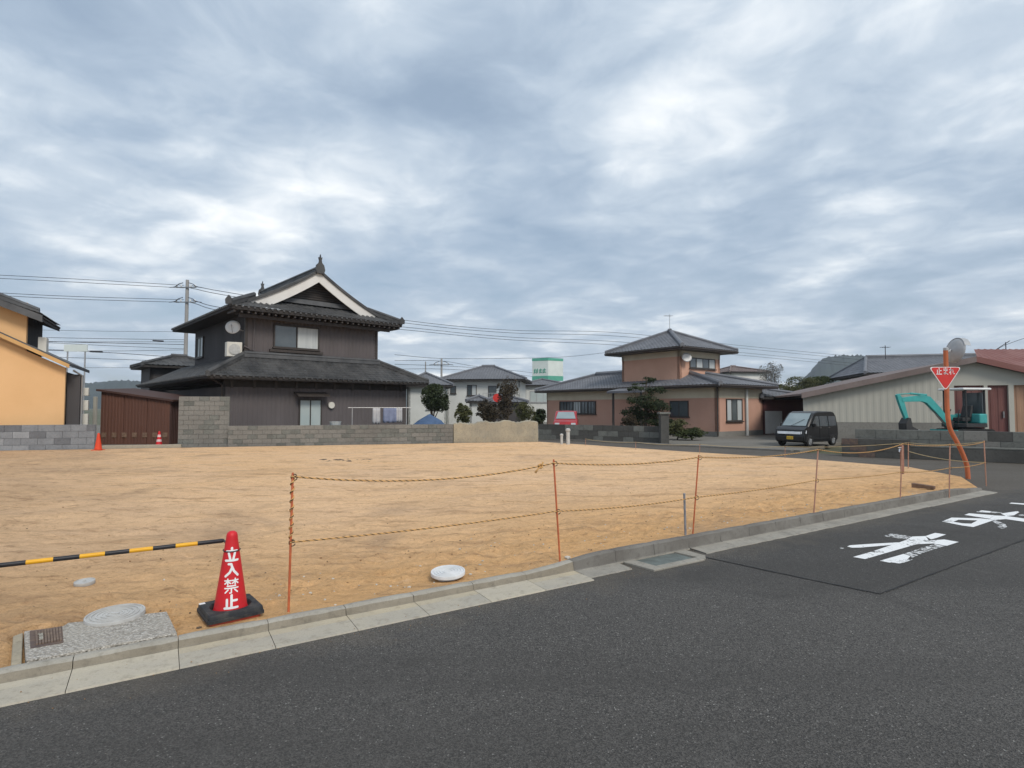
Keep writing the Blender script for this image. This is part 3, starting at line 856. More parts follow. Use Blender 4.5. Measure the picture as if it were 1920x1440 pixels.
# ================================================================== TRAFFIC CONES
def cone_r(z): return 0.130 + (0.042 - 0.130) * min(1, max(0, (z - .035) / (.645 - .035)))
CONE_PROF = [(.19, .02), (.175, .03), (.15, .034), (.134, .05)] + [(cone_r(z), z) for z in np.linspace(.07, .60, 12)] + [(.0445, .625), (.043, .65), (.036, .672), (.02, .684), (.004, .687)]
def flange_mb():
    mb = MB()
    h = .19
    pts = []
    for cx_, cy_, a0_ in ((h - .03, h - .03, 0), (-h + .03, h - .03, 90), (-h + .03, -h + .03, 180), (h - .03, -h + .03, 270)):
        for k in range(4):
            a = R(a0_ + 30 * k); pts.append((cx_ + .03 * math.cos(a), cy_ + .03 * math.sin(a)))
    mb.prism(pts, 0, .022)
    return mb
CONEC = G(432, 1152, .075); CONEC.z = lotz(CONEC.x, CONEC.y) + .002
def front_cone(loc, rz, label):
    root = thing('traffic_cone', loc, label, 'traffic cone', rotz=rz)
    mb = MB(); mb.lathe((0, 0, 0), CONE_PROF, 48)
    mb.build('cone_body', 'cone_red', root, world=False, smooth=True, auto=50)
    flange_mb().build('cone_base', 'flange', root, world=False, bevel=.004)
    tocam = math.atan2(-loc[1], -loc[0]) - rz
    tocam += R(2)
    for nm, zc in (('tatsu', .505), ('iru', .385), ('kin', .262), ('tome', .140)):
        mb = MB(); sz = .105 if nm != 'kin' else .11
        def fn(u, v, zc=zc, sz=sz):
            z = zc + (v - .5) * sz * 1.0; r = cone_r(z) + .0016
            a = tocam + ((u - .5) * sz) / r
            return Vector((r * math.cos(a), r * math.sin(a), z))
        glyph(mb, nm, fn, 1.12)
        mb.build('letter', 'letter_white', root, world=False)
    return root
front_cone(CONEC, R(40), 'tall red traffic cone with white characters standing in a black rubber weight')
# rubber weight
wt = thing('cone_weight', (CONEC.x, CONEC.y, CONEC.z + .024), 'square black rubber weight ringing the foot of the lettered cone', 'cone weight', rotz=R(40))
mb = MB()
h, n, rin, zt = .205, 112, .158, .062
outer, inner = [], []
for k in range(n):
    a = 2 * math.pi * k / n
    cx_, sx_ = math.cos(a), math.sin(a)
    m8 = (abs(cx_) ** 22 + abs(sx_) ** 22) ** (-1 / 22)
    outer.append((h * m8 * cx_, h * m8 * sx_)); inner.append((rin * cx_, rin * sx_))
vs = []
for z, sc in ((0, 1.03), (.022, 1.03), (.026, 1.0), (zt - .008, .985), (zt, .955)):
    vs += [(x * sc, y * sc, z) for x, y in outer]
for z, sc in ((zt, 1.0), (zt - .01, .95), (0, .93)):
    vs += [(x * sc, y * sc, z) for x, y in inner]
fs = [(r_ * n + k, r_ * n + (k + 1) % n, (r_ + 1) * n + (k + 1) % n, (r_ + 1) * n + k) for r_ in range(7) for k in range(n)]
fs += [(7 * n + k, 7 * n + (k + 1) % n, (k + 1) % n, k) for k in range(n)]
mb.add(vs, fs)
mb.build('weight_body', 'rubber', wt, world=False, smooth=True, auto=35)
mb = MB(); mb.box(-.198, -.155, .148, .186, zt - .003, zt + .0015)
mb.build('sticker', 'letter_white', wt, world=False)

# striped bar
ba, bb = G(420, 1013.5, .60), G(0, 1060, .60)
bd = (bb - ba).normalized()
bar = thing('barrier_bar', ba, 'yellow and black striped bar reaching sideways from the lettered cone', 'barrier bar')
L0 = 0.0
for k in range(12):
    L1 = L0 + (.205 if k == 0 else .163)
    mb = MB(); rr = .0175 if k % 2 else .0183
    pts = [ba + bd * (L0 + .0), ba + bd * L1]
    if k == 0: pts = [ba, ba + bd * .015, ba + bd * L1]
    mb.tube(pts, [rr * .7, rr, rr] if k == 0 else rr, 16)
    mb.build('yellow_band' if k % 2 else 'black_band', 'bar_yellow' if k % 2 else 'bar_black', bar, smooth=True, auto=40)
    L0 = L1
mb = MB()
zr = .6 - CONEC.z; rr = cone_r(zr) + .005
ctr = Vector((CONEC.x, CONEC.y, .604))
ang = math.atan2(ba.y - ctr.y, ba.x - ctr.x)
ring = [ctr + Vector((rr * math.cos(ang + 6.2832 * k / 28), rr * math.sin(ang + 6.2832 * k / 28), .004 * math.cos(6.28 * k / 28))) for k in range(29)]
mb.tube(ring, .0042, 6, cap=False); mb.tube([ba, ctr + (ba - ctr).normalized() * rr], .009, 8)
mb.build('bar_loop', 'bar_black', bar, smooth=True)

# plain cone carrying the other end of the bar
be = ba + bd * (L0 + .055); bz = lotz(be.x, be.y)
pc = thing('traffic_cone', (be.x, be.y, bz), 'plain red traffic cone without lettering, carrying the loose end of the striped bar', 'traffic cone', rotz=R(35))
mb = MB(); mb.lathe((0, 0, 0), CONE_PROF, 48); mb.build('cone_body', 'cone_red', pc, world=False, smooth=True, auto=50)
flange_mb().build('cone_base', 'flange', pc, world=False, bevel=.004)
# far cones
def small_cone(px, py, label, mats, rz):
    p = GL(px, py)
    root = thing('traffic_cone', p, label, 'traffic cone', rotz=rz)
    pr = [(r_, z) for r_, z in CONE_PROF]
    zs = [.02, .23, .33, .43, .53, .70]
    for k in range(5):
        seg = [(cone_r(z), z) for z in np.linspace(max(.034, zs[k]), min(.64, zs[k + 1]), 4)]
        if k == 0: seg = [(.16, .03), (.145, .036)] + seg
        if k == 4: seg += [(.036, .67), (.01, .687)]
        if mats[k] == 'cone_white': seg = [(a + .002, b_) for a, b_ in seg]
        mb = MB(); mb.lathe((0, 0, 0), seg, 28); mb.build('cone_body' if mats[k] != 'cone_white' else 'reflective_band', mats[k], root, world=False, smooth=True, auto=40)
    flange_mb().build('cone_base', 'rubber' if 'cone_white' in mats else 'cone_orange', root, world=False, bevel=.004)
small_cone(184, 844, 'plain orange traffic cone at the end of the grey block wall', ['cone_orange'] * 5, .3)
small_cone(298, 838, 'faded red and white banded traffic cone in front of the brown shed', ['cone_red', 'cone_white', 'cone_red', 'cone_white', 'cone_red'], .8)

# ================================================================== ROPE FENCE
def stake(bx, by, tx, ty, label, rad, mm, loops=(), group=None, name='fence_stake'):
    b_ = GL(bx, by); tp = D(tx, ty, b_.y)
    root = thing(name, b_, label, 'stake', group)
    mb = MB(); d = (tp - b_).normalized()
    mb.tube([b_ - d * .12, b_, b_.lerp(tp, .5), tp - d * .01, tp], [rad, rad, rad, rad, rad * .5], 8)
    mb.build('stake_rod', mm, root, smooth=True, auto=40)
    out_ = []
    for (lx, ly) in loops:
        c2 = D(lx, ly, b_.y); u = (c2 - b_).dot(d) / (tp - b_).length
        c2 = b_ + d * (c2 - b_).dot(d)
        out_.append(c2)
        mb = MB()
        pts = [c2 + Vector((.014 + .026 * math.cos(a), -.004, .026 * math.sin(a) - .008)) for a in np.linspace(0.6, 6.0, 14)]
        mb.tube(pts, .0045, 6); mb.build('rope_loop', 'rope_black', root, smooth=True)
    return b_, tp, out_
st = []
st.append(stake(541, 1147, 549, 886, 'orange steel stake with a rope spiralling down its upper half', .0105, 'stake_orange', [(549, 893), (545, 1016)]))
st.append(stake(1050, 1053, 1038, 861, 'orange stake leaning, with a pale stone at its foot', .010, 'stake_orange', [(1039, 868), (1043, 958)]))
st.append(stake(1299, 1002, 1310, 853, 'thin orange stake beside the short grey rod', .0095, 'stake_orange', [(1309, 857), (1304, 932)]))
st.append(stake(1526, 963, 1534, 841, 'faded stake standing in front of the parked black van', .0105, 'stake_pale', [(1534, 843), (1531, 900)]))
st.append(stake(1688, 935, 1692, 831, 'faded stake in line with the brown standpipe tap', .0105, 'stake_pale', [(1692, 832), (1690, 885)]))
st.append(stake(1780, 922, 1781, 832, 'faded stake between the plank and the leaning sign pole', .011, 'stake_pale', [(1781, 834), (1781, 877)]))
st.append(stake(1849, 906, 1845, 826, 'faded stake at the corner of the lot by the kerb end', .012, 'stake_pale', [(1845.5, 828), (1847, 867)]))
bk = []
bk.append(stake(1703, 878, 1703, 829, 'pale stake on the road-side edge of the lot just behind the standpipe', .012, 'stake_pale', [(1703, 830), (1703, 846)]))
for bx, by, tx, ty, lab in ((1472, 859, 1472, 836, 'thin pale stake on the far lot edge before the black van'), (1312, 850.5, 1312, 832, 'short thin stake on the far lot edge before the peach house corner'), (1192, 843, 1192, 828, 'short thin stake on the far lot edge before the dark pine'), (1098, 836, 1098, 822, 'short thin stake on the far lot edge near the two grey pipes')):
    bk.append(stake(bx, by, tx, ty, lab, .009, 'stake_pale', [(tx, ty + 1)]))
def rope(label, path, r, pitch, m1, m2, extra=None):
    root = thing('rope', path[0], label, 'rope')
    # resample
    L = [0]
    for i in range(len(path) - 1): L.append(L[-1] + (path[i + 1] - path[i]).length)
    step = pitch / 7; n = int(L[-1] / step)
    P, i = [], 0
    for k in range(n + 1):
        x = L[-1] * k / n
        while i < len(L) - 2 and L[i + 1] < x: i += 1
        P.append(path[i].lerp(path[i + 1], (x - L[i]) / max(1e-6, L[i + 1] - L[i])))
    for a0_, mm, nm, rr in ((0, m1, 'yellow_strand', .62), (2.09, m1, 'yellow_strand', .62), (4.19, m2, 'black_strand', .58)):
        pts = []
        ref = None
        for k, p in enumerate(P):
            d = (P[min(k + 1, n)] - P[max(k - 1, 0)])
            d = d.normalized() if d.length > 0 else Vector((1, 0, 0))
            if ref is None: ref = d.cross(Vector((.3, .2, 1))).normalized()
            x = (ref - d * ref.dot(d)).normalized(); ref = x
            y = d.cross(x); a = a0_ + 2 * math.pi * k / 7
            pts.append(p + (x * math.cos(a) + y * math.sin(a)) * r * .55)
        mb = MB(); mb.tube(pts, r * rr, 5); mb.build(nm, mm, root, smooth=True, recalc=False)
    return root
def sag(a, b_, d, n=24):
    return [a.lerp(b_, k / n) - Vector((0, 0, d * 4 * (k / n) * (1 - k / n))) for k in range(n)]
u_pts = [x[2][0] for x in st]; l_pts = [x[2][1] for x in st]
off = Vector((0, -.016, 0))
up = []
sg = [.10, .05, .05, .10, .03, .04]
wind = [l_pts[0].lerp(u_pts[0], k / 90) + Vector((.0135 * math.cos(k * .52 ), .0135 * math.sin(k * .52), 0)) for k in range(91)]
path = list(wind)
for i in range(6): path += sag(u_pts[i] + off, u_pts[i + 1] + off, sg[i])
path.append(u_pts[6] + off)
r1 = rope('twisted yellow and black rope, upper line along the stakes, tied in a knot', path, .0072, .062, 'rope_yellow', 'rope_black')
kp = D(1008, 880, u_pts[1].y - .35); 
near_i = min(range(len(path)), key=lambda i: (path[i] - kp).length if True else 0)
kc = sag(u_pts[0] + off, u_pts[1] + off, sg[0], 60)[56]
mb = MB()
mb.tube([kc + Vector((.022 * math.cos(a) , .012 * math.sin(a * 2), .02 * math.sin(a))) for a in np.linspace(0, 6.28, 16)], .009, 7)
mb.tube([kc, kc + Vector((-.03, -.01, -.035)), kc + Vector((-.055, -.012, -.07))], [.009, .008, .014], 7)
mb.tube([kc, kc + Vector((.02, -.01, .02)), kc + Vector((.03, -.012, .045))], [.009, .008, .011], 7)
mb.build('knot', 'rope_yellow', r1, smooth=True)
path = []
sl_ = [.02, .03, .02, .02, .03, .03]
for i in range(6): path += sag(l_pts[i] + off, l_pts[i + 1] + off, sl_[i])
path.append(l_pts[6] + off)
rope('twisted yellow and black rope, lower line along the stakes', path, .0068, .062, 'rope_yellow', 'rope_black')
ub = [u_pts[6]] + [x[2][0] for x in bk]
path = []
for i in range(len(ub) - 1): path += sag(ub[i], ub[i + 1], .06)
path.append(ub[-1])
rope('pale rope along the road-side edge of the lot from the corner stake', path, .0075, .08, 'rope_pale', 'rope_pale')
path = sag(l_pts[6], bk[0][2][1], .07) + [bk[0][2][1]]
rope('pale sagging lower rope between the corner stake and the stake behind the standpipe', path, .0085, .08, 'rope_pale', 'rope_pale')

# grey rod
b_ = GL(1285.5, 1003); tp = D(1283, 926, b_.y)
gr = thing('survey_rod', b_, 'short plain grey rod standing in the sand behind the kerb', 'rod')
mb = MB(); mb.tube([b_ - Vector((0, 0, .1)), b_.lerp(tp, .5), tp], .014, 10); mb.build('rod_shaft', 'stake_grey', gr, smooth=True, auto=40)
mb = MB(); mb.lathe(tp, [(.016, -.02), (.016, .004), (.01, .008)], 10); mb.build('rod_cap', 'stake_grey', gr)

# plank
p0, p1 = G(1709, 918, .10), G(1751, 922, .10)
pl = thing('wood_plank', p0, 'short dark brown timber offcut lying on the sand', 'plank')
d = (p1 - p0).normalized(); nn = Vector((-d.y, d.x, 0))
mb = MB(); z0 = lotz(p0.x, p0.y)
mb.hexa([p0 * 1 + Vector((0, 0, z0 - .10)), p1 + Vector((0, 0, z0 - .10)), p1 + nn * .13 + Vector((0, 0, z0 - .10)), p0 + nn * .13 + Vector((0, 0, z0 - .10))],
        [p0 + Vector((0, 0, z0 - .10 + .085)), p1 + Vector((0, 0, z0 - .10 + .06)), p1 + nn * .13 + Vector((0, 0, z0 - .10 + .06)), p0 + nn * .13 + Vector((0, 0, z0 - .10 + .085))])
mb.build('plank_body', 'wood_brown', pl, bevel=.006)

# standpipe tap
b_ = GL(1692, 889); tp = D(1691, 836, b_.y)
tapo = thing('standpipe', b_, 'brown standpipe with a bright metal tap at the edge of the sand', 'standpipe')
mb = MB(); mb.tube([b_ - Vector((0, 0, .1)), b_.lerp(tp, .5), tp], .042, 14); mb.build('pipe_post', 'tap_pipe', tapo, smooth=True, auto=40)
mb = MB(); mb.lathe(tp, [(.045, -.01), (.047, .01), (.03, .03), (.004, .035)], 14); mb.build('post_cap', 'tap_pipe', tapo, smooth=True, auto=40)
tq = D(1689, 843, b_.y - .04)
mb = MB(); mb.tube([tq, tq + Vector((-.06, -.05, .01)), tq + Vector((-.085, -.07, 0)), tq + Vector((-.092, -.075, -.06))], [.02, .02, .019, .015], 10)
mb.tube([tq + Vector((-.055, -.045, 0)), tq + Vector((-.055, -.045, .05))], .012, 8)
mb.tube([tq + Vector((-.10, -.05, .055)), tq + Vector((-.01, -.04, .055))], .012, 8)
mb.build('tap', 'chrome', tapo, smooth=True, auto=40)

# two grey capped pipes
for k, (x, y, ty, r, lab) in enumerate(((1053, 833, 813, .085, 'shorter of two grey pipes standing at the far lot edge'), (1065, 833.5, 803, .12, 'taller of two grey pipes standing at the far lot edge'))):
    b_ = GL(x, y); tp = D(x, ty, b_.y)
    ro = thing('vent_pipe', b_, lab, 'pipe')
    mb = MB(); mb.lathe(b_, [(r * .75, -.05), (r * .75, (tp - b_).z - r)], 14); mb.build('pipe_body', 'lid_grey', ro, smooth=True, auto=40)
    mb = MB(); mb.lathe(b_, [(r * .8, (tp - b_).z - r * 1.1), (r, (tp - b_).z - r), (r * .9, (tp - b_).z - .03), (r * .4, (tp - b_).z)], 14); mb.build('pipe_cap', 'lid_grey', ro, smooth=True, auto=40)

# ================================================================== STOP SIGN with leaning pole and mirror
b_ = GL(1815, 893); YS = b_.y
sg_ = thing('stop_sign', b_, 'red triangular stop sign on a bent orange pole beside the lot corner', 'sign')
pxs = [(1815, 893), (1812, 870), (1800, 840), (1785, 812), (1779, 795), (1776, 765), (1775, 720), (1774, 690), (1773, 657)]
pts = crom([D(x, y, YS) for x, y in pxs], 6)
pts[0] = b_ - Vector((0, 0, .1))
mb = MB(); mb.tube(pts, .052, 16); mb.build('pole', 'pole_orange', sg_, smooth=True, auto=60)
tcn_ = D(1773.5, 655, YS)
mb = MB(); mb.lathe(tcn_, [(.058, -.03), (.058, .03), (.03, .05)], 14); mb.build('pole_cap', 'mirror_back', sg_, smooth=True, auto=40)
yp = YS - .075
tri = [D(1742, 688, yp), D(1803, 688, yp), D(1773, 733, yp)]
def rounded(tri, r, dy):
    o = []
    for i in range(3):
        a, b2, c2 = tri[i - 1], tri[i], tri[(i + 1) % 3]
        u, v = (a - b2).normalized(), (c2 - b2).normalized()
        for k in range(6):
            f_ = k / 5
            q = b2 + u * r * (1 - f_) ** 2 + v * r * f_ ** 2
            o.append(q)
    return o
ro_ = rounded(tri, .10, 0); cen = (tri[0] + tri[1] + tri[2]) / 3
mb = MB(); mb.slab3(ro_, (0, .012, 0)); plate = mb.build('sign_plate', ['letter_white'], sg_)
mb = MB(); mb.slab3([cen + (q - cen) * .93 + Vector((0, -.004, 0)) for q in ro_], (0, .003, 0)); mb.build('sign_face', 'sign_red', plate)
wS = (tri[1] - tri[0]).length
for i, nm in enumerate(('tome', 'ma', 're')):
    mb = MB(); cs = wS * .17
    x0 = cen.x + (i - 1) * cs * 1.16 - cs / 2; z0 = cen.z + .01
    glyph(mb, nm, lambda u, v: Vector((x0 + u * cs, yp - .0065, z0 + v * cs * 1.2)), .85 if nm == 'tome' else .95)
    mb.build('letter', 'letter_white', plate)
for z in (cen.z + .14, cen.z - .08):
    mb = MB(); mb.box(cen.x - .06, cen.x + .06, yp + .012, yp + .03, z - .015, z + .015); mb.build('bracket', 'mirror_back', sg_)
# convex mirror turned away from the viewer
mc = D(1790, 657, YS + .12)
ax = Vector((.985, -.02, -.17)).normalized()
x_ = ax.cross(Vector((0, 0, 1))).normalized(); y_ = x_.cross(ax)
mir = MB()
prof = [(.02, -.09), (.15, -.075), (.26, -.03), (.305, 0), (.32, .03), (.295, .035)]
Mx = Matrix.Translation(mc) @ Matrix((x_, y_, ax)).transposed().to_4x4()
mir.lathe((0, 0, 0), prof, 36); mir.xform(Mx)
mm_ = thing('traffic_mirror', mc - Vector((0, 0, .3)), 'grey-backed round convex mirror on top of the bent orange pole', 'mirror')
mir.build('mirror_shell', 'mirror_back', mm_, smooth=True, auto=50)
mir = MB(); mir.lathe((0, 0, 0), [(.295, .02), (.2, .05), (.1, .06), (.01, .064)], 36); mir.xform(Mx); mir.build('mirror_glass', 'mirror', mm_, smooth=True)
hood = MB(); n = 18
vs = []
for k in range(n + 1):
    a = R(20) + R(140) * k / n
    for r_, z in ((.325, -.0), (.34, .14)): vs.append((r_ * math.cos(a), r_ * math.sin(a), z))
hood.add(vs, [(2 * k, 2 * k + 2, 2 * k + 3, 2 * k + 1) for k in range(n)]); hood.xform(Mx)
ho = hood.build('mirror_hood', 'mirror_back', mm_); md = ho.modifiers.new('s', 'SOLIDIFY'); md.thickness = .006
mb = MB(); mb.tube([D(1773, 662, YS), mc - ax * .09], .022, 8); mb.build('mirror_arm', 'mirror_back', mm_, smooth=True, auto=40)

# ================================================================== BACKGROUND BUILDERS
def frame(c_, ang):
    e1 = Vector((math.cos(ang), math.sin(ang), 0)); e2 = Vector((-math.sin(ang), math.cos(ang), 0))
    c_ = Vector((c_.x, c_.y, 0))
    def H(a, b_, z=0.0): return c_ + e1 * a + e2 * b_ + Vector((0, 0, z))
    return H
def roof_slope(root, name, mm, eL, eR, rL, rR, pitch=.28, row=.26, curve=.0, xl=None, xr=None, amp=.035):
    eL, eR, rL, rR = Vector(eL), Vector(eR), Vector(rL), Vector(rR)
    d = (eR - eL); L = d.length; d.normalize()
    W = (rL - eL) - d * (rL - eL).dot(d)
    W2 = (rR - eL) - d * (rR - eL).dot(d)
    if W2.length > W.length: W = W2
    kl, kr = (rL - eL).dot(d), (rR - eR).dot(d)
    fl = xl or (lambda v: kl * v); fr = xr or (lambda v: L + kr * v)
    nrm = d.cross(W).normalized()
    if nrm.z < 0: nrm = -nrm
    rows = max(2, int(W.length / row))
    vlist = []
    for r_ in range(rows): vlist += [(r_ / rows, .022), ((r_ + .97) / rows, 0.0)]
    vlist.append((1.0, 0.0))
    x0 = min(fl(v) for v, _ in vlist); x1 = max(fr(v) for v, _ in vlist)
    nx = int((x1 - x0) / (pitch / 4)) + 1
    vs, fs = [], []
    for v, st_ in vlist:
        a, b_ = fl(v), fr(v)
        for i in range(nx + 1):
            x = min(max(x0 + (x1 - x0) * i / nx, a), b_)
            ph = (x / pitch) * 2 * math.pi
            hh = st_ + amp * (max(0, math.cos(ph)) ** 1.0)
            p = eL + d * x + W * v + nrm * hh
            p.z -= curve * 4 * v * (1 - v)
            vs.append(p)
    for r_ in range(len(vlist) - 1):
        for i in range(nx):
            k = r_ * (nx + 1) + i
            fs.append((k, k + 1, k + nx + 2, k + nx + 1))
    mb = MB(); mb.add(vs, fs)
    return mb.build(name, mm, root, recalc=False)
def ridge_cap(root, p, q, w_, h, mm, name='ridge'):
    p, q = Vector(p), Vector(q); mb = MB()
    d = (q - p).normalized(); x = Vector((-d.y, d.x, 0)).normalized()
    pr = [(-w_ / 2, -h * .4), (-w_ / 2, h * .45), (-w_ * .62, h * .5), (-w_ * .35, h * .85), (0, h), (w_ * .35, h * .85), (w_ * .62, h * .5), (w_ / 2, h * .45), (w_ / 2, -h * .4)]
    n = len(pr)
    vs = [p + x * a + Vector((0, 0, b_)) for a, b_ in pr] + [q + x * a + Vector((0, 0, b_)) for a, b_ in pr]
    mb.add(vs, [(i, (i + 1) % n, (i + 1) % n + n, i + n) for i in range(n)] + [tuple(range(n)), tuple(reversed(range(n, 2 * n)))])
    return mb.build(name, mm, root)
def eave_ends(root, p, q, mm, pitch=.28, r=.055):
    p, q = Vector(p), Vector(q); mb = MB(); L = (q - p).length; d = (q - p).normalized(); n_ = Vector((d.y, -d.x, 0))
    for k in range(int(L / pitch) + 1):
        c_ = p + d * (k * pitch)
        mb.tube([c_ - n_ * .05, c_ + n_ * .035], r, 8)
    return tag(mb.build('eave_tile_ends', mm, root), kind='stuff')
def fascia(root, p, q, mm='timber_black', h=.13, inset=.05):
    p, q = Vector(p), Vector(q); d = (q - p).normalized(); n_ = Vector((-d.y, d.x, 0)) * inset
    mb = MB(); mb.bar(p + n_ - Vector((0, 0, h / 2 - .025)), q + n_ - Vector((0, 0, h / 2 - .025)), .04, h); return mb.build('fascia', mm, root)
def soffit(root, pts, th, mm, name='soffit'):
    mb = MB(); mb.slab3([Vector(p) for p in pts], (0, 0, -th)); return mb.build(name, mm, root)
def corr_wall(root, p, q, z0, z1, mm, pitch=.18, dep=.018, name='wall', z1b=None, nrm=None):
    p, q = Vector((p[0], p[1], 0)), Vector((q[0], q[1], 0)); d = q - p; L = d.length; d.normalize()
    n_ = Vector((d.y, -d.x, 0)) if nrm is None else nrm
    z1b = z1 if z1b is None else z1b
    xs = []; k = 0; x = 0
    while x < L:
        for f_, o in ((0, 0), (.38, 0), (.5, 1), (.88, 1)):
            xx = x + f_ * pitch
            if xx < L: xs.append((xx, o * dep))
        x += pitch
    xs.append((L, 0))
    vs, fs = [], []
    for xx, o in xs:
        b_ = p + d * xx + n_ * o
        vs += [b_ + Vector((0, 0, z0)), b_ + Vector((0, 0, z1 + (z1b - z1) * xx / L))]
    for i in range(len(xs) - 1): fs.append((2 * i, 2 * i + 2, 2 * i + 3, 2 * i + 1))
    m0 = len(vs)
    bk_ = [p - n_ * .08, q - n_ * .08]
    vs += [bk_[0] + Vector((0, 0, z0)), bk_[0] + Vector((0, 0, z1)), bk_[1] + Vector((0, 0, z0)), bk_[1] + Vector((0, 0, z1b))]
    e_ = len(xs) - 1
    fs += [(m0, m0 + 1, m0 + 3, m0 + 2), (m0, 0, 1, m0 + 1), (2 * e_, m0 + 2, m0 + 3, 2 * e_ + 1)]
    mb = MB(); mb.add(vs, fs); return mb.build(name, mm, root)
def flat_wall(root, p, q, z0, z1, mm, th=.15, name='wall', z1b=None):
    p, q = Vector((p[0], p[1], 0)), Vector((q[0], q[1], 0)); d = (q - p).normalized(); n_ = Vector((d.y, -d.x, 0)) * -th
    z1b = z1 if z1b is None else z1b
    mb = MB()
    mb.hexa([p + Vector((0, 0, z0)), q + Vector((0, 0, z0)), q + n_ + Vector((0, 0, z0)), p + n_ + Vector((0, 0, z0))],
            [p + Vector((0, 0, z1)), q + Vector((0, 0, z1b)), q + n_ + Vector((0, 0, z1b)), p + n_ + Vector((0, 0, z1))])
    return mb.build(name, mm, root)
def window(root, p, q, u0, u1, z0, z1, n=2, fm='frame_dark', gms=('glass',), out_=.06, sill=True, name='window', bars=0):
    p, q = Vector((p[0], p[1], 0)), Vector((q[0], q[1], 0)); d = (q - p).normalized(); n_ = Vector((d.y, -d.x, 0))
    P = lambda u, z, o: p + d * u + n_ * o + Vector((0, 0, z))
    mb = MB()
    fw = .06
    mb.bar(P(u0, (z0 + z1) / 2, out_ / 2), P(u0, (z0 + z1) / 2, out_ / 2) + Vector((0, 0, .001)), .01, .01)
    mb = MB()
    def bx(ua, ub, za, zb, oa, ob): mb.hexa([P(ua, za, oa), P(ub, za, oa), P(ub, za, ob), P(ua, za, ob)], [P(ua, zb, oa), P(ub, zb, oa), P(ub, zb, ob), P(ua, zb, ob)])
    bx(u0, u0 + fw, z0, z1, -.02, out_); bx(u1 - fw, u1, z0, z1, -.02, out_)
    bx(u0 + fw, u1 - fw, z0, z0 + fw, -.02, out_); bx(u0 + fw, u1 - fw, z1 - fw, z1, -.02, out_)
    for k in range(1, n):
        um = u0 + (u1 - u0) * k / n; bx(um - .025, um + .025, z0 + fw, z1 - fw, 0.0, out_ * .8)
    wo = mb.build(name, fm, root)
    if sill:
        mb = MB(); bx(u0 - .06, u1 + .06, z0 - .06, z0, -.02, out_ + .06); mb.build('sill', fm, wo)
    for k in range(n):
        ua, ub = u0 + (u1 - u0) * k / n + .028, u0 + (u1 - u0) * (k + 1) / n - .028
        mb = MB(); bx(ua, ub, z0 + fw, z1 - fw, .012, .024 + .012 * (k % 2)); mb.build('pane', gms[k % len(gms)], wo)
    for k in range(bars):
        um = u0 + (u1 - u0) * (k + .5) / bars
        mb = MB(); bx(um - .012, um + .012, z0 + fw, z1 - fw, out_ + .002, out_ + .026); mb.build('window_bar', fm, wo)
    return wo
def leaf_crown(root, name, mm, blobs, n, size, seed, flat=1.0):
    rnd = random.Random(seed); vs, fs = [], []
    tot = sum(b_[1][0] * b_[1][1] * b_[1][2] for b_ in blobs)
    for c_, r in blobs:
        c_ = Vector(c_); k = int(n * r[0] * r[1] * r[2] / tot)
        sub = [(Vector((rnd.gauss(0, .5), rnd.gauss(0, .5), rnd.gauss(0, .5)))) for _ in range(max(4, k // 60))]
        for i in range(k):
            o = rnd.choice(sub) + Vector((rnd.gauss(0, .2), rnd.gauss(0, .2), rnd.gauss(0, .18)))
            if o.length > 1.12: o *= 1.12 / o.length * rnd.uniform(.85, 1)
            p = c_ + Vector((o.x * r[0], o.y * r[1], o.z * r[2]))
            a = Vector((rnd.gauss(0, 1), rnd.gauss(0, 1), rnd.gauss(0, .6) * flat)).normalized()
            b2 = a.cross(Vector((rnd.gauss(0, 1), rnd.gauss(0, 1), rnd.gauss(0, 1)))).normalized()
            s1, s2 = size * rnd.uniform(.4, 1.1), size * rnd.uniform(.22, .5)
            j = len(vs)
            vs += [p - a * s1, p - b2 * s2, p + a * s1, p + b2 * s2]; fs.append((j, j + 1, j + 2, j + 3))
    mb = MB(); mb.v, mb.f, mb.m = vs, fs, [0] * len(fs)
    return mb.build(name, mm, root, recalc=False)
def tree(name, base, label, cat, blobs, mm, n, size, seed, trunk=.09, group=None):
    n = int(n * 1.5)
    root = thing(name, base, label, cat, group); base = Vector(base)
    rnd = random.Random(seed + 1)
    top_ = max((b_[0] for b_ in blobs), key=lambda c_: c_[2])
    mb = MB(); mid = base.lerp(Vector(top_), .5) + Vector((rnd.uniform(-.1, .1), rnd.uniform(-.1, .1), 0))
    mb.tube(crom([base - Vector((0, 0, .1)), mid, Vector(top_)], 5), [trunk * (1 - .075 * k) for k in range(11)], 8)
    tk = mb.build('trunk', 'bark', root, smooth=True)
    for c_, r in blobs:
        mb = MB(); s0 = base.lerp(Vector(top_), rnd.uniform(.3, .7))
        for _ in range(3):
            e_ = Vector(c_) + Vector((rnd.uniform(-.6, .6) * r[0], rnd.uniform(-.6, .6) * r[1], rnd.uniform(-.3, .5) * r[2]))
            mb.tube([s0, s0.lerp(e_, .5) + Vector((0, 0, .08)), e_], [trunk * .4, trunk * .25, trunk * .08], 5)
        mb.build('limb', 'bark', tk, smooth=True)
    leaf_crown(root, 'crown', mm, blobs, n, size, seed)
    return root
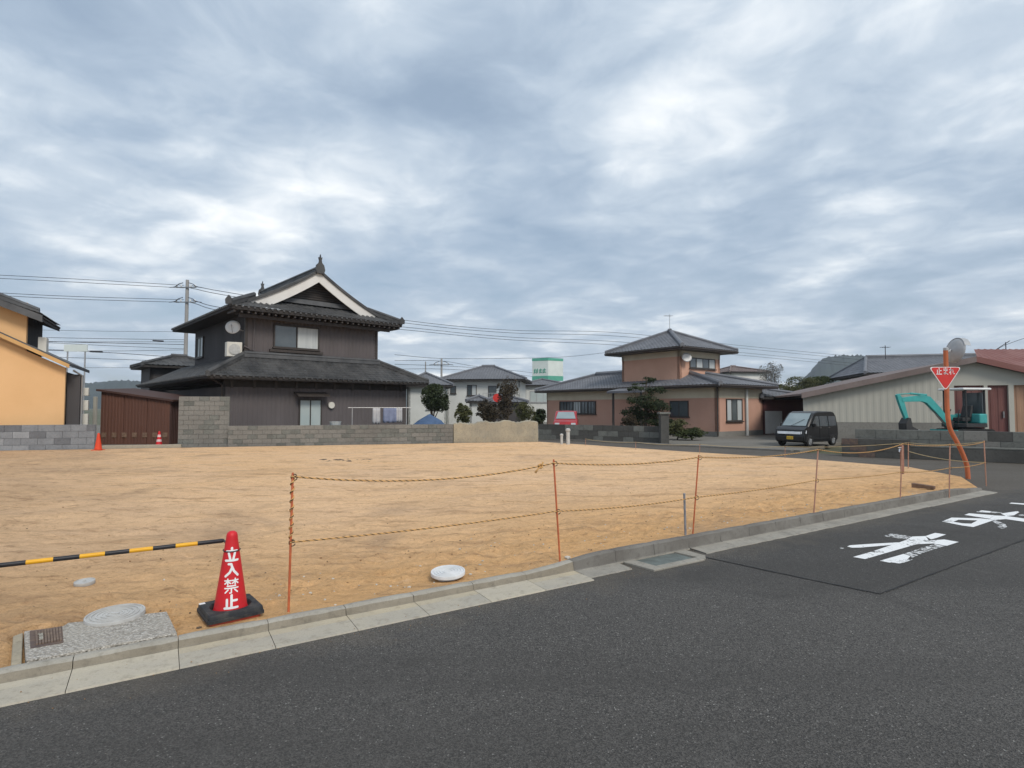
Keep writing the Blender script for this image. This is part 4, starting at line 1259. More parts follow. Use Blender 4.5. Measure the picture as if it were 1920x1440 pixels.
def block_wall(root, p, q, z0, z1, bw, bh, th, mats, seed=0, jag=0.0, name='block'):
    rnd = random.Random(seed)
    p, q = Vector((p[0], p[1], 0)), Vector((q[0], q[1], 0)); d = q - p; L = d.length; d.normalize()
    rot = math.atan2(d.y, d.x); base = Vector(root['_base'])
    n = max(1, round(L / bw)); bw = L / n; m_ = max(1, round((z1 - z0) / bh)); bh = (z1 - z0) / m_
    meshes = {}
    for mm in mats:
        for half in (1, .5):
            mb = MB(); g = .006
            mb.box(g, bw * half - g, -rnd.uniform(0, .004), th, g, bh - g)
            me = bpy.data.meshes.new(name); me.from_pydata([tuple(v) for v in mb.v], [], mb.f); me.materials.append(MATS[mm]); meshes[(mm, half)] = me
    for r_ in range(m_):
        xs = [(k * bw, 1) for k in range(n)] if r_ % 2 == 0 else [(0, .5)] + [((k + .5) * bw, 1) for k in range(n - 1)] + [((n - .5) * bw, .5)]
        for x, half in xs:
            if jag and r_ == m_ - 1 and rnd.random() < jag: continue
            o = bpy.data.objects.new(name, meshes[(rnd.choice(mats), half)]); COL.objects.link(o); o.parent = root
            pos = p + d * x + Vector((0, 0, z0 + r_ * bh)) - base
            o.location = pos + Vector((d.y, -d.x, 0)) * rnd.uniform(0, .008); o.rotation_euler = (0, 0, rot)
    n_ = Vector((-d.y, d.x, 0))
    mb = MB()
    mb.hexa([p + n_ * .02 + Vector((0, 0, z0)), q + n_ * .02 + Vector((0, 0, z0)), q + n_ * (th - .015) + Vector((0, 0, z0)), p + n_ * (th - .015) + Vector((0, 0, z0))],
            [p + n_ * .02 + Vector((0, 0, z1 - bh * (1.02 if jag else .02))), q + n_ * .02 + Vector((0, 0, z1 - bh * (1.02 if jag else .02))), q + n_ * (th - .015) + Vector((0, 0, z1 - bh * (1.02 if jag else .02))), p + n_ * (th - .015) + Vector((0, 0, z1 - bh * (1.02 if jag else .02)))])
    mb.build('mortar', mats[0], root)

# ================================================================== GROUNDS BEHIND THE LOT
Bk0, Bk1 = G(1010, 829, .05), G(0, 846, .05)
bdir = (Bk0 - Bk1).normalized(); bnor = Vector((-bdir.y, bdir.x, 0))
BP = lambda px: (lambda d: Bk1 + bdir * d)( ( (lambda r_: (r_.x * Bk1.y - r_.y * Bk1.x) / (bdir.x * r_.y - bdir.y * r_.x))(ray(px, 764)) ) )
mb = MB()
mb.prism([Bk0 + bnor * .02 + bdir * .05, Bk0 + bnor * 2.6 + bdir * -.6, Vector((-6, 46, 0)), Vector((-60, 60, 0)), Vector((-60, 12, 0)), Bk1 + bnor * .02 - bdir * 22], -.1, .045)
tag(mb.build('yard', 'yard'), 'grey earth yards of the houses behind the lot', 'yard', kind='structure')
en = Vector((-ed.y, ed.x, 0))
mb = MB(); mb.prism([E1 - ed * 6 + en * .5, E1 + ed * 13.2 + en * .5, E1 + ed * 13.2 + en * 9, Vector((26, 60, 0)), Vector((-10, 70, 0))], -.1, .05)
tag(mb.build('forecourt', 'yard'), 'paved strip across the side road where the van is parked', 'yard', kind='structure')
SW0, SW1 = G(1597, 856), G(1990, 872.5)
swd = (SW1 - SW0).normalized(); swn = Vector((-swd.y, swd.x, 0))
mb = MB(); mb.prism([SW0 + swn * .9 + swd * .05, SW1 + swn * .9 + swd * 12, SW1 + swn * 20 + swd * 12, SW0 + swn * 18], -.1, .5)
tag(mb.build('raised_yard', 'yard'), 'raised gravel yard of the beige warehouse behind the stone wall', 'yard', kind='structure')
# gutter edge of the side road
mb = MB(); mb.hexa([E1 - ed * 3 + en * .0, E1 + ed * 13 + en * .0, E1 + ed * 13 + en * .45, E1 - ed * 3 + en * .45], [q + Vector((0, 0, .07)) for q in (E1 - ed * 3, E1 + ed * 13, E1 + ed * 13 + en * .45, E1 - ed * 3 + en * .45)])
tag(mb.build('side_kerb', 'kerb_old'), 'dark weathered kerb on the far side of the side road', 'kerb', kind='structure')
# concrete edging behind the small cones
e0, e1_ = BP(193), BP(341)
mb = MB(); mb.hexa([e0, e1_, e1_ + bnor * .18, e0 + bnor * .18], [q + Vector((0, 0, .16)) for q in (e0, e1_, e1_ + bnor * .18, e0 + bnor * .18)])
tag(mb.build('edging_beam', 'kerb_new_b', origin=e0, bevel=.01), 'pale concrete edging beam in front of the brown shed', 'edging')

# ================================================================== LEFT: block wall, yellow house, shed
p, q = BP(-140) + bnor * .05, BP(178) + bnor * .05
bw_ = thing('block_wall', p, 'low grey split-face block wall below the yellow house', 'wall')
block_wall(bw_, p, q, .0, 1.08, .56, .27, .15, ['block_a', 'block_b', 'block_c', 'block_a'], 3)

yh = thing('yellow_house', D(130, 800, 23.6) * Vector((1, 1, 0)) if False else Vector((-18.6, 23.6, 0)), 'yellow rendered house with grey tiled roof behind the block wall', 'house')
FY = 23.9
xr_ = (130 - 960) / 1050 * FY
zt_ = lambda py, Y: CAM_H + (HORIZ - py) / 1050 * Y
def xz(px, py, Y): return (px - 960) / 1050 * Y, zt_(py, Y)
xa, za = xz(130, 690, FY); xb, zb = xz(-150, 575, FY)
mb = MB()
poly = [(xb, 0), (xa, 0), (xa, za), (xb, zb)]
mb.slab3([(x, FY, z) for x, z in poly], (0, .25, 0)); mb.build('lower_wall', 'yellow_wall', yh)
Y2 = FY + .03
xc, zc = xz(60, 574, Y2); xd, _ = xz(-200, 574, Y2)
mb = MB(); mb.slab3([(xd, Y2, 2.5), (xc, Y2, 2.5), (xc, Y2, zc + .02), (xd, Y2, zc + .05)], (0, .25, 0)); mb.build('upper_wall', 'yellow_wall', yh)
# lower verge: roof slab with trim
x0_, z0_ = xz(124, 683, FY - .45); x1_, z1_ = xz(-160, 561, FY - .45)
mb = MB(); mb.slab3([(x0_, FY - .45, z0_), (x0_, FY - .45, z0_ - .16), (x1_, FY - .45, z1_ - .16), (x1_, FY - .45, z1_)], (0, .05, 0)); lr = mb.build('verge_board', 'yellow_trim', yh)
mb = MB(); mb.slab3([(x0_ + .03, FY - .40, z0_ + .05), (x0_ + .03, FY - .40, z0_ - .09), (x1_, FY - .40, z1_ - .09), (x1_, FY - .40, z1_ + .05)], (0, 5.9, 0)); mb.build('lower_roof', 'roof_tile', yh)
# upper roof: gable verge towards the viewer, sloping down to the right
ya_ = Y2 - .7
x0_, z0_ = xz(66, 592, ya_); x1_, z1_ = xz(-220, 497, ya_)
roof_slope(yh, 'upper_roof', 'roof_tile', (x0_, ya_ + 4.2, z0_), (x0_, ya_, z0_), (x1_, ya_ + 4.2, z1_), (x1_, ya_, z1_), .28, .26, .1)
mb = MB(); mb.slab3([(x0_, ya_ + .02, z0_ - .02), (x0_, ya_ + .02, z0_ - .3), (x1_, ya_ + .02, z1_ - .3), (x1_, ya_ + .02, z1_ - .02)], (0, .12, 0)); mb.build('upper_verge', 'roof_tile', yh)
mb = MB(); mb.slab3([(x0_ - .02, ya_ + .14, z0_ - .1), (x0_ - .02, ya_ + .14, z0_ - .26), (x1_, ya_ + .14, z1_ - .26), (x1_, ya_ + .14, z1_ - .1)], (0, 4.0, 0)); mb.build('upper_soffit', 'timber_black', yh)
ridge_cap(yh, (x0_ - .15, ya_ + .25, z0_ + .1), (x1_, ya_ + .25, z1_ + .1), .22, .2, 'roof_tile', 'verge_tiles')
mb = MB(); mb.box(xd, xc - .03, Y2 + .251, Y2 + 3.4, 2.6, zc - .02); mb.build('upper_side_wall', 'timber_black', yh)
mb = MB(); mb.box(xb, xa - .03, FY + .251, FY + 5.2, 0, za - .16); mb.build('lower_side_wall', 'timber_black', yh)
mb = MB(); mb.box(xc + .4, xc + .75, Y2 + .3, Y2 + .8, 4.1, 4.75); mb.build('cooler_unit', 'appliance', yh, bevel=.03)
mb = MB(); mb.box(xa + .003, xa + .55, FY + .5, FY + 1.5, 0, za - .25); mb.build('side_wall', 'siding_darker', yh)
mb = MB(); mb.tube([(xa + .62, FY + .6, 0), (xa + .62, FY + .6, za - .3), (xa + .3, FY + .2, za - .1)], .05, 8); mb.build('drain_pipe', 'frame_alu', yh, smooth=True, auto=50)
for k, (zq, hq) in enumerate(((.75, .5), (1.4, .45), (2.05, .35))):
    mb = MB(); mb.box(xa + .56, xa + .85, FY + 1.0, FY + 1.35, zq + .25, zq + .25 + hq); mb.build('meter_box', 'appliance', yh, bevel=.02)
mb = MB(); mb.tube([(x0_ - .02, ya_ + .05, z0_ - .1), (x0_ - .02, ya_ + 4.1, z0_ - .1)], .05, 8); mb.build('roof_gutter', 'timber_black', yh)

yh.rotation_euler = (0, 0, R(30)); yh.scale = (.82, .9, 1)
# white notice board
nb_ = thing('notice_board', D(150, 690, 40) * Vector((1, 1, 0)), 'small white board showing above the roof edge of the yellow house', 'board')
a_, c2 = D(120, 646, 40), D(163, 659, 40)
mb = MB(); mb.box(a_.x, c2.x, 40, 40.08, c2.z, a_.z); mb.build('board_face', 'sign_white', nb_)
mb = MB(); mb.tube([(a_.x + .2, 40.1, 0), (a_.x + .2, 40.1, a_.z)], .05, 8); mb.tube([(c2.x - .2, 40.1, 0), (c2.x - .2, 40.1, a_.z)], .05, 8); mb.build('board_post', 'frame_alu', nb_)

# brown shed
SY = 26.4
sx0, sx1 = (190 - 960) / 1050 * SY, (321 - 960) / 1050 * SY
sh = thing('brown_shed', (sx0, SY, 0), 'dark brown corrugated metal shed with sloping top edge', 'shed')
zA, zB = zt_(734, SY), zt_(752, SY)
nP = 3
for k in range(nP):
    u0, u1 = k / nP, (k + 1) / nP - .008
    corr_wall(sh, (sx0 + (sx1 - sx0) * u0, SY), (sx0 + (sx1 - sx0) * u1, SY), .02, zA + (zB - zA) * u0, 'shed_brown', .15, .02, 'wall_panel', zA + (zB - zA) * u1)
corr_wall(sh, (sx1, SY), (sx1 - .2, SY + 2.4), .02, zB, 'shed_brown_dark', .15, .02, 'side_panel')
mb = MB(); mb.slab3([(sx0 - .15, SY - .15, zA + .02), (sx1 + .18, SY - .15, zB - .03), (sx1 + .1, SY + 2.6, zB + .1), (sx0 - .15, SY + 2.6, zA + .15)], (0, 0, .09)); mb.build('roof', 'shed_brown_dark', sh)
for k in range(7):
    x = sx0 + (sx1 - sx0) * (.06 + k * .145)
    mb = MB(); mb.box(x - .11, x + .11, SY - .035, SY - .021, .38, .60); mb.build('vent_panel', 'wood_brown', sh)
mb = MB(); mb.box(sx0 - .12, sx0 + .0, SY - .35, SY - .22, 0, zA - .25)
tag(mb.build('gate_post', 'warehouse_beige', origin=(sx0 - .06, SY - .28, 0), bevel=.01), 'slim beige square post between block wall and brown shed', 'post')

# tall block wall by the dark house
p, q = BP(330) + bnor * .35, BP(427) + bnor * .35
tw = thing('block_wall', p, 'tall weathered concrete block wall between the brown shed and the dark house', 'wall')
block_wall(tw, p, q, 0, zt_(744, 25.3), .4, .2, .14, ['wall_grey', 'wall_grey', 'stone'], 5)
p, q = BP(428) + bnor * .06, BP(850) + bnor * .06
lw = thing('block_wall', p, 'low grey block wall along the back of the lot before the dark house', 'wall')
block_wall(lw, p, q, 0, .98, .4, .2, .14, ['wall_grey', 'wall_grey', 'stone'], 6)
p2_, q2_ = BP(851) + bnor * .04, BP(1009) + bnor * .04
bfw = thing('rendered_wall', p2_, 'crumbling buff rendered wall end at the far corner of the lot', 'wall')
n = 46; vs = []; rnd = random.Random(4)
for k in range(n + 1):
    b_ = p2_.lerp(q2_, k / n); hgt = .90 + .10 * sstep(0, 20, k) + .04 * math.sin(k * .5) + rnd.uniform(-.025, .025) - (.0 if k < 40 else 0)
    for z in (0, .3 + rnd.uniform(-.03, .03), .62, hgt):
        vs.append(b_ + Vector((0, 0, z)) - bnor * (.02 * rnd.random() + (.03 if z < .4 else 0)))
fs = [(k * 4 + a, k * 4 + 4 + a, k * 4 + 5 + a, k * 4 + 1 + a) for k in range(n) for a in range(3)]
o0 = len(vs)
for k in range(n + 1):
    b_ = p2_.lerp(q2_, k / n) + bnor * .16
    vs += [b_ + Vector((0, 0, 0)), b_ + Vector((0, 0, vs[k * 4 + 3].z))]
fs += [(k * 4 + 3, k * 4 + 7, o0 + 2 * k + 3, o0 + 2 * k + 1) for k in range(n)] + [(o0 + 2 * k, o0 + 2 * k + 1, o0 + 2 * k + 3, o0 + 2 * k + 2) for k in range(n)]
fs += [(n * 4, n * 4 + 1, n * 4 + 2, n * 4 + 3, o0 + 2 * n + 1, o0 + 2 * n)]
mb = MB(); mb.add(vs, fs); mb.build('wall_body', 'wall_buff', bfw)

# ================================================================== DARK TRADITIONAL HOUSE
TH = R(43)
C0 = Vector((-13.45, 26.1, 0)); H = frame(C0, TH)
dh = thing('dark_house', C0, 'two-storey dark timber house with black tiled hip-and-gable roof', 'house')
# ground floor walls
W1, DP = 9.9, 14.5
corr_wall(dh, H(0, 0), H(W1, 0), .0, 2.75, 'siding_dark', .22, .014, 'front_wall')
corr_wall(dh, H(0, DP), H(0, 0), .0, 2.75, 'siding_darker', .22, .014, 'side_wall')  # same siding as the front, its shaded side painted darker
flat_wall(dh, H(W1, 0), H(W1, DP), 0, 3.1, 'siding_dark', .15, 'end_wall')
flat_wall(dh, H(-.004, -.004), H(W1, -.004), 2.75, 3.25, 'timber_black', .15, 'frieze')
for k in range(10):
    a = .35 + k * (W1 - .7) / 9
    mb = MB(); mb.hexa([H(a - .06, -.05, 2.7), H(a + .06, -.05, 2.7), H(a + .06, .02, 2.7), H(a - .06, .02, 2.7)], [H(a - .06, -.05, 3.2), H(a + .06, -.05, 3.2), H(a + .06, .02, 3.2), H(a - .06, .02, 3.2)])
    mb.build('frieze_post', 'frame_dark', dh)
# ground-floor roof skirt
a2, a3, b2 = 1.2, 8.45, .9
zE, zT = 3.22, 4.35
fl0, fl1 = H(-.95, -.95, zE), H(W1 + .95, -.95, zE)
tl0, tl1 = H(a2, b2, zT), H(a3, b2, zT)
roof_slope(dh, 'lower_roof', 'roof_tile_dark', fl0, fl1, tl0, tl1, .28, .26, .05)
bl0 = H(-.95, DP + .9, zE); tb0 = H(a2, DP - 1.2, zT)
roof_slope(dh, 'lower_side_roof', 'roof_tile_dark', bl0, fl0, tb0, tl0, .28, .26, .05)
roof_slope(dh, 'lower_end_roof', 'roof_tile_dark', fl1, H(W1 + .95, DP + .9, zE), tl1, H(a3, DP - 1.2, zT), .28, .26, .05)
soffit(dh, [H(-.9, -.9, zE - .02), H(W1 + .9, -.9, zE - .02), H(W1 + .9, 1.2, zE + .0), H(-.9, 1.2, zE + .0)], .12, 'timber_black')
soffit(dh, [H(-.895, 1.2, zE - .022), H(.8, 1.2, zE - .022), H(.8, DP + .8, zE - .022), H(-.895, DP + .8, zE - .022)], .12, 'timber_black')
ridge_cap(dh, H(-.95, -.95, zE + .03), H(a2, b2, zT + .05), .2, .2, 'roof_tile_dark', 'hip_ridge')
ridge_cap(dh, H(W1 + .95, -.95, zE + .03), H(a3, b2, zT + .05), .2, .2, 'roof_tile_dark', 'hip_ridge')
ridge_cap(dh, H(a2 - .1, b2 - .12, zT + .0), H(a3 + .1, b2 - .12, zT + .0), .24, .22, 'roof_tile', 'abutment_tiles')
eave_ends(dh, fl0, fl1, 'roof_tile_dark'); eave_ends(dh, bl0, fl0, 'roof_tile_dark')
fascia(dh, fl0, fl1); fascia(dh, bl0, fl0)
mb = MB(); mb.hexa([H(.1, .1, zE - .3), H(W1 - .1, .1, zE - .3), H(W1 - .1, DP, zE - .3), H(.1, DP, zE - .3)], [H(a2, b2, zT - .08), H(a3, b2, zT - .08), H(a3, D2 if False else 9.2, zT - .08), H(a2, 9.2, zT - .08)]); mb.build('roof_frame', 'timber_black', dh)
# upper floor
D2 = 10.2
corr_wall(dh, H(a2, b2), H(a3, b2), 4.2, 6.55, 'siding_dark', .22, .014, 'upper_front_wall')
corr_wall(dh, H(a2, D2), H(a2, b2), 4.2, 6.55, 'siding_darker', .22, .014, 'upper_side_wall')  # upper side also has its shade put into the siding colour
flat_wall(dh, H(a3, b2), H(a3, D2), 4.2, 6.6, 'plaster_white', .15, 'upper_end_wall')
for a in (a2 + .03, a3 - .03):
    mb = MB(); mb.hexa([H(a - .07, b2 - .05, 4.2), H(a + .07, b2 - .05, 4.2), H(a + .07, b2 + .05, 4.2), H(a - .07, b2 + .05, 4.2)], [H(a - .07, b2 - .05, 6.5), H(a + .07, b2 - .05, 6.5), H(a + .07, b2 + .05, 6.5), H(a - .07, b2 + .05, 6.5)])
    mb.build('corner_post', 'frame_dark', dh)
# irimoya roof
AM = (a2 + a3) / 2
ov = 1.05
zU, zR, zG = 6.62, 9.12, 7.42
aL, aR, bF, bB = a2 - ov, a3 + ov, b2 - ov, D2 + ov
half = AM - aL
gb = b2 + .35                           # gable plane
vG = (zG - zU) / (zR - zU)              # fraction of the slope at the gable foot
bV = gb - .55                           # verge overhang
aG0, aG1 = aL + half * vG, aR - half * vG
def fr_left(v):                         # along the left eave, x runs from back to front
    L = bB - bF
    return L - (gb - bF) * (v / vG) if v <= vG else L - (bV - bF)
bRe = D2 - 1.0
roof_slope(dh, 'upper_side_roof', 'roof_tile_dark', H(aL, bB, zU), H(aL, bF, zU), H(AM, bB, zR), H(AM, bF, zR), .28, .26, .22, xl=lambda v: (bB - bRe) * min(1, v / vG) * .9, xr=fr_left)
roof_slope(dh, 'upper_far_roof', 'roof_tile_dark', H(aR, bF, zU), H(aR, bB, zU), H(AM, bF, zR), H(AM, bB, zR), .28, .26, .22, xl=lambda v: ((gb - bF) * (v / vG) if v <= vG else (bV - bF)), xr=lambda v: (bB - bF) - (bB - bRe) * min(1, v / vG) * .9)
roof_slope(dh, 'upper_front_roof', 'roof_tile_dark', H(aL, bF, zU), H(aR, bF, zU), H(aG0, gb, zG - .12), H(aG1, gb, zG - .12), .28, .26, .04)
# gable face
mb = MB(); mb.slab3([H(aG0 + .35, gb, zG - .1), H(aG1 - .35, gb, zG - .1), H(AM, gb, zR - .45)], H(0, .2) - H(0, 0)); gf = mb.build('gable_face', 'timber_black', dh)
for k in range(9):
    z = zG + .1 + k * .13; hw = max(.05, (zR - .5 - z) / (zR - .5 - zG) * (aG1 - aG0 - .9) / 2)
    mb = MB(); mb.hexa([H(AM - hw, gb - .03, z), H(AM + hw, gb - .03, z), H(AM + hw, gb + .02, z), H(AM - hw, gb + .02, z)], [H(AM - hw, gb - .03, z + .05), H(AM + hw, gb - .03, z + .05), H(AM + hw, gb + .02, z + .05), H(AM - hw, gb + .02, z + .05)])
    mb.build('gable_slat', 'frame_dark', gf)
mb = MB(); mb.hexa([H(aG0 + .2, gb - .25, zG - .12), H(aG1 - .2, gb - .25, zG - .12), H(aG1 - .2, gb, zG - .1), H(aG0 + .2, gb, zG - .1)], [H(aG0 + .3, gb - .22, zG + .12), H(aG1 - .3, gb - .22, zG + .12), H(aG1 - .3, gb, zG + .16), H(aG0 + .3, gb, zG + .16)])
mb.build('gable_foot_ridge', 'roof_tile', dh)
# white curved barge boards
def slope_z(v): return zU + (zR - zU) * v - .22 * 4 * v * (1 - v)
for sgn in (-1, 1):
    pts = []
    for k in range(15):
        v = vG * .62 + (1 - vG * .62) * k / 14
        a = AM + sgn * half * (1 - v)
        pts.append((a, slope_z(v)))
    for nm, z1_, z2_, b_0, b_1, mm in (('barge_board', -.04, -.60, bV - .02, bV + .05, 'plaster_white'), ('barge_tiles', .10, -.06, bV - .1, bV + .25, 'roof_tile_dark')):
        vs = []
        for a, z in pts:
            vs += [H(a, b_0, z + z1_), H(a, b_0, z + z2_), H(a, b_1, z + z2_), H(a, b_1, z + z1_)]
        fs = [(4 * k + i, 4 * k + (i + 1) % 4, 4 * k + 4 + (i + 1) % 4, 4 * k + 4 + i) for k in range(14) for i in range(4)] + [(0, 1, 2, 3), (56, 57, 58, 59)]
        mb = MB(); mb.add(vs, fs); mb.build(nm, mm, dh)
ridge_cap(dh, H(AM, bV - .15, zR - .02), H(AM, bRe, zR - .02), .3, .32, 'roof_tile_dark')
for bb_ in (bV - .2, bRe + .02):
    mb = MB()
    pr = [(-.2, -.15), (-.26, .05), (-.2, .3), (-.08, .42), (-.05, .55), (-.09, .72), (-.02, .66), (0, .88), (.03, .68), (.1, .74), (.06, .55), (.09, .42), (.2, .3), (.26, .05), (.2, -.15)]
    mb.slab3([H(AM + x, bb_, zR + z) for x, z in pr], H(0, .14) - H(0, 0)); mb.build('ridge_ornament', 'roof_tile_dark', dh)
for sgn, ae, ag in ((-1, aL, aG0), (1, aR, aG1)):
    ridge_cap(dh, H(ae, bF, zU + .04), H(ag, gb - .1, zG - .05), .22, .24, 'roof_tile_dark', 'hip_ridge')
    mb = MB(); mb.slab3([H(ae - .1, bF - .12, zU + z) + Vector((x, 0, 0)) for x, z in ((-.14, .0), (.14, .0), (.16, .22), (0, .42), (-.16, .22))], (0, .1, 0)); mb.build('corner_ornament', 'roof_tile_dark', dh)
eave_ends(dh, H(aL, bF, zU - .02), H(aR, bF, zU - .02), 'roof_tile'); eave_ends(dh, H(aL, bB, zU - .02), H(aL, bF, zU - .02), 'roof_tile')
fascia(dh, H(aL, bF, zU), H(aR, bF, zU), h=.2); fascia(dh, H(aL, bB, zU), H(aL, bF, zU), h=.2); fascia(dh, H(aR, bF, zU), H(aR, bB, zU), h=.2)
soffit(dh, [H(aL + .06, bF + .06, zU - .08), H(aR - .06, bF + .06, zU - .08), H(aR - .06, bB, zU - .08), H(aL + .06, bB, zU - .08)], .1, 'timber_black')
for k in range(int((aR - aL) / .32)):
    a = aL + .2 + k * .32
    mb = MB(); mb.hexa([H(a, bF + .1, zU - .3), H(a + .09, bF + .1, zU - .3), H(a + .09, b2, zU - .3), H(a, b2, zU - .3)], [H(a, bF + .1, zU - .19), H(a + .09, bF + .1, zU - .19), H(a + .09, b2, zU - .19), H(a, b2, zU - .19)])
    mb.build('rafter', 'frame_dark', dh)
mb = MB(); mb.bar(H(a2 - .5, b2 - .55, zU - .38), H(a3 + .5, b2 - .55, zU - .38), .12, .16); mb.build('eave_beam', 'frame_dark', dh)
# windows, door, fittings
window(dh, H(a2, b2), H(a3, b2), 1.35, 3.75, 4.85, 6.05, 2, 'frame_dark', ('glass', 'curtain'), .10)
mb = MB(); p = H(a2 + 1.0, b2 - .02); q = H(a2 + 4.1, b2 - .02)
mb.hexa([H(a2 + 1.15, b2 - .14, 4.62), H(a2 + 3.95, b2 - .14, 4.62), H(a2 + 3.95, b2, 4.62), H(a2 + 1.15, b2, 4.62)], [H(a2 + 1.15, b2 - .14, 4.75), H(a2 + 3.95, b2 - .14, 4.75), H(a2 + 3.95, b2, 4.75), H(a2 + 1.15, b2, 4.75)]); mb.build('window_ledge', 'frame_dark', dh)
window(dh, H(a2, D2), H(a2, b2), .6, 2.0, 4.75, 6.0, 2, 'frame_dark', ('glass_frost', 'glass_frost'), .08)
do = window(dh, H(0, 0), H(W1, 0), 3.55, 4.75, .08, 2.2, 2, 'frame_dark', ('glass_frost', 'glass_frost'), .07, False, 'door')
mb = MB(); mb.hexa([H(3.3, -.55, 2.33), H(5.0, -.55, 2.33), H(5.0, .0, 2.52), H(3.3, .0, 2.52)], [H(3.3, -.55, 2.37), H(5.0, -.55, 2.37), H(5.0, .0, 2.58), H(3.3, .0, 2.58)]); mb.build('door_canopy', 'frame_dark', dh)
mt = H(5.25, -.03, 1.9); mb = MB(); mb.tube([mt, mt + (H(0, -.12) - H(0, 0))], .17, 18); mb.build('electric_meter', 'appliance', dh, smooth=True, auto=40)
ds = H(a2 - .45, 1.3, 5.72); ds2 = MB()
ax = (Vector((.25, -1, .25))).normalized(); x_ = ax.cross(Vector((0, 0, 1))).normalized(); y_ = x_.cross(ax)
Mx = Matrix.Translation(ds) @ Matrix((x_, y_, ax)).transposed().to_4x4()
ds2.lathe((0, 0, 0), [(.02, 0), (.2, .03), (.34, .09), (.345, .1), (.2, .045), (.02, .012)], 24); ds2.xform(Mx); dd = ds2.build('satellite_dish', 'dish_white', dh, smooth=True)
ds2 = MB(); ds2.tube([ds - y_ * .3 + ax * .08, ds + ax * .38], .015, 6); ds2.tube([ds + ax * .33, ds + ax * .42], .04, 8); ds2.xform(Matrix.Identity(4)); ds2.build('dish_arm', 'frame_alu', dd)
ds2 = MB(); ds2.tube([ds, H(a2, 1.2, 5.6)], .025, 6); ds2.build('dish_mount', 'frame_alu', dd)
mb = MB(); mb.hexa([H(a2 - .75, 1.2, 4.28), H(a2 - .1, 1.0, 4.28), H(a2 - .1, 1.35, 4.28), H(a2 - .75, 1.55, 4.28)], [H(a2 - .75, 1.2, 5.0), H(a2 - .1, 1.0, 5.0), H(a2 - .1, 1.35, 5.0), H(a2 - .75, 1.55, 5.0)]); ac = mb.build('outdoor_unit', 'appliance', dh, bevel=.03)
fc_ = H(a2 - .43, 1.09, 4.64); nrm_ = (H(-.2, -.65) - H(0, 0)).normalized()
mb = MB(); mb.tube([fc_ - nrm_ * .05, fc_ + nrm_ * .03], .26, 20); mb.build('fan_grille', 'lid_grey', ac)
mb = MB(); mb.tube([H(a2 - .02, 1.3, 4.5), H(a2 - .06, b2 - .1, 4.8), H(a2 + .35, b2 - .08, 4.6), H(a2 + .4, b2 - .08, 6.3)], .045, 8); mb.build('drain_pipe', 'siding_dark', dh, smooth=True, auto=50)
for k, s_ in enumerate((3.0, 9.0)):
    mb = MB(); mb.tube([H(-.8, -.8, zE - .1), H(-.1, -.1, zE - .4), H(-.1, -.1, 0)], .04, 8) if k == 0 else mb.tube([H(W1 + .05, -.1, zE - .2), H(W1 + .05, -.1, 0)], .04, 8)
    mb.build('downpipe', 'frame_dark', dh, smooth=True, auto=50)
# laundry and yard objects
ly = BP(720) + bnor * 1.0
la, lb = BP(660) + bnor * 1.0, BP(765) + bnor * 1.0
lp = thing('laundry_pole', la, 'metal washing line poles behind the low wall of the dark house', 'laundry pole')
mb = MB(); mb.tube([la, la + Vector((0, 0, 1.75))], .02, 8); mb.build('upright', 'frame_alu', lp)
mb = MB(); mb.tube([lb, lb + Vector((0, 0, 1.75))], .02, 8); mb.build('upright', 'frame_alu', lp)
mb = MB(); mb.tube([la + Vector((0, 0, 1.72)) - bdir * .2, lb + Vector((0, 0, 1.72)) + bdir * .2], .016, 8); mb.build('cross_rail', 'frame_alu', lp)
def cloth(c_, wd, z0, z1, mm, label, seed):
    rnd = random.Random(seed); n, m_ = 10, 6; vs = []
    for j in range(m_ + 1):
        for i in range(n + 1):
            u = i / n - .5; z = z1 + (z0 - z1) * j / m_
            vs.append(c_ + bdir * (u * wd * (1 + .06 * j / m_)) + bnor * (.04 * math.sin(i * 1.6 + seed) * (.3 + j / m_)) + Vector((0, 0, z + .02 * math.sin(i * 2 + seed) * (j == m_))))
    mb = MB(); mb.add(vs, [(j * (n + 1) + i, j * (n + 1) + i + 1, (j + 1) * (n + 1) + i + 1, (j + 1) * (n + 1) + i) for j in range(m_) for i in range(n)])
    o = mb.build('laundry', mm, origin=c_ + Vector((0, 0, z1)), smooth=True); md = o.modifiers.new('s', 'SOLIDIFY'); md.thickness = .008
    tag(o, label, 'laundry')
cloth(BP(707) + bnor * 1.0, .35, .95, 1.70, 'cloth_white', 'white towel hung on the washing line', 1)
cloth(BP(733) + bnor * 1.0, .62, 1.0, 1.70, 'cloth_blue', 'wide bluish cloth hung on the washing line', 2)
cloth(BP(751) + bnor * 1.0, .3, 1.02, 1.70, 'cloth_white', 'small pale cloth at the end of the washing line', 3)
p = BP(628) + bnor * .6
bs = thing('wash_tub', p + Vector((0, 0, 0)), 'pale blue basin standing behind the low wall near the door', 'basin')
mb = MB(); mb.lathe(p + Vector((0, 0, .8)), [(.2, 0), (.27, .26), (.285, .27), (.25, .25), (.19, .03)], 20); mb.build('tub', 'curtain', bs, smooth=True, auto=40)
mb = MB(); mb.lathe(p, [(.16, .05), (.16, .8)], 14); mb.build('stand', 'lid_grey', bs)
p = BP(812) + bnor * 1.4
tp_ = thing('tarpaulin_heap', p, 'dark blue tarpaulin over a heap behind the rendered wall', 'tarpaulin')
mb = MB(); n = 14; rnd = random.Random(12); vs = []
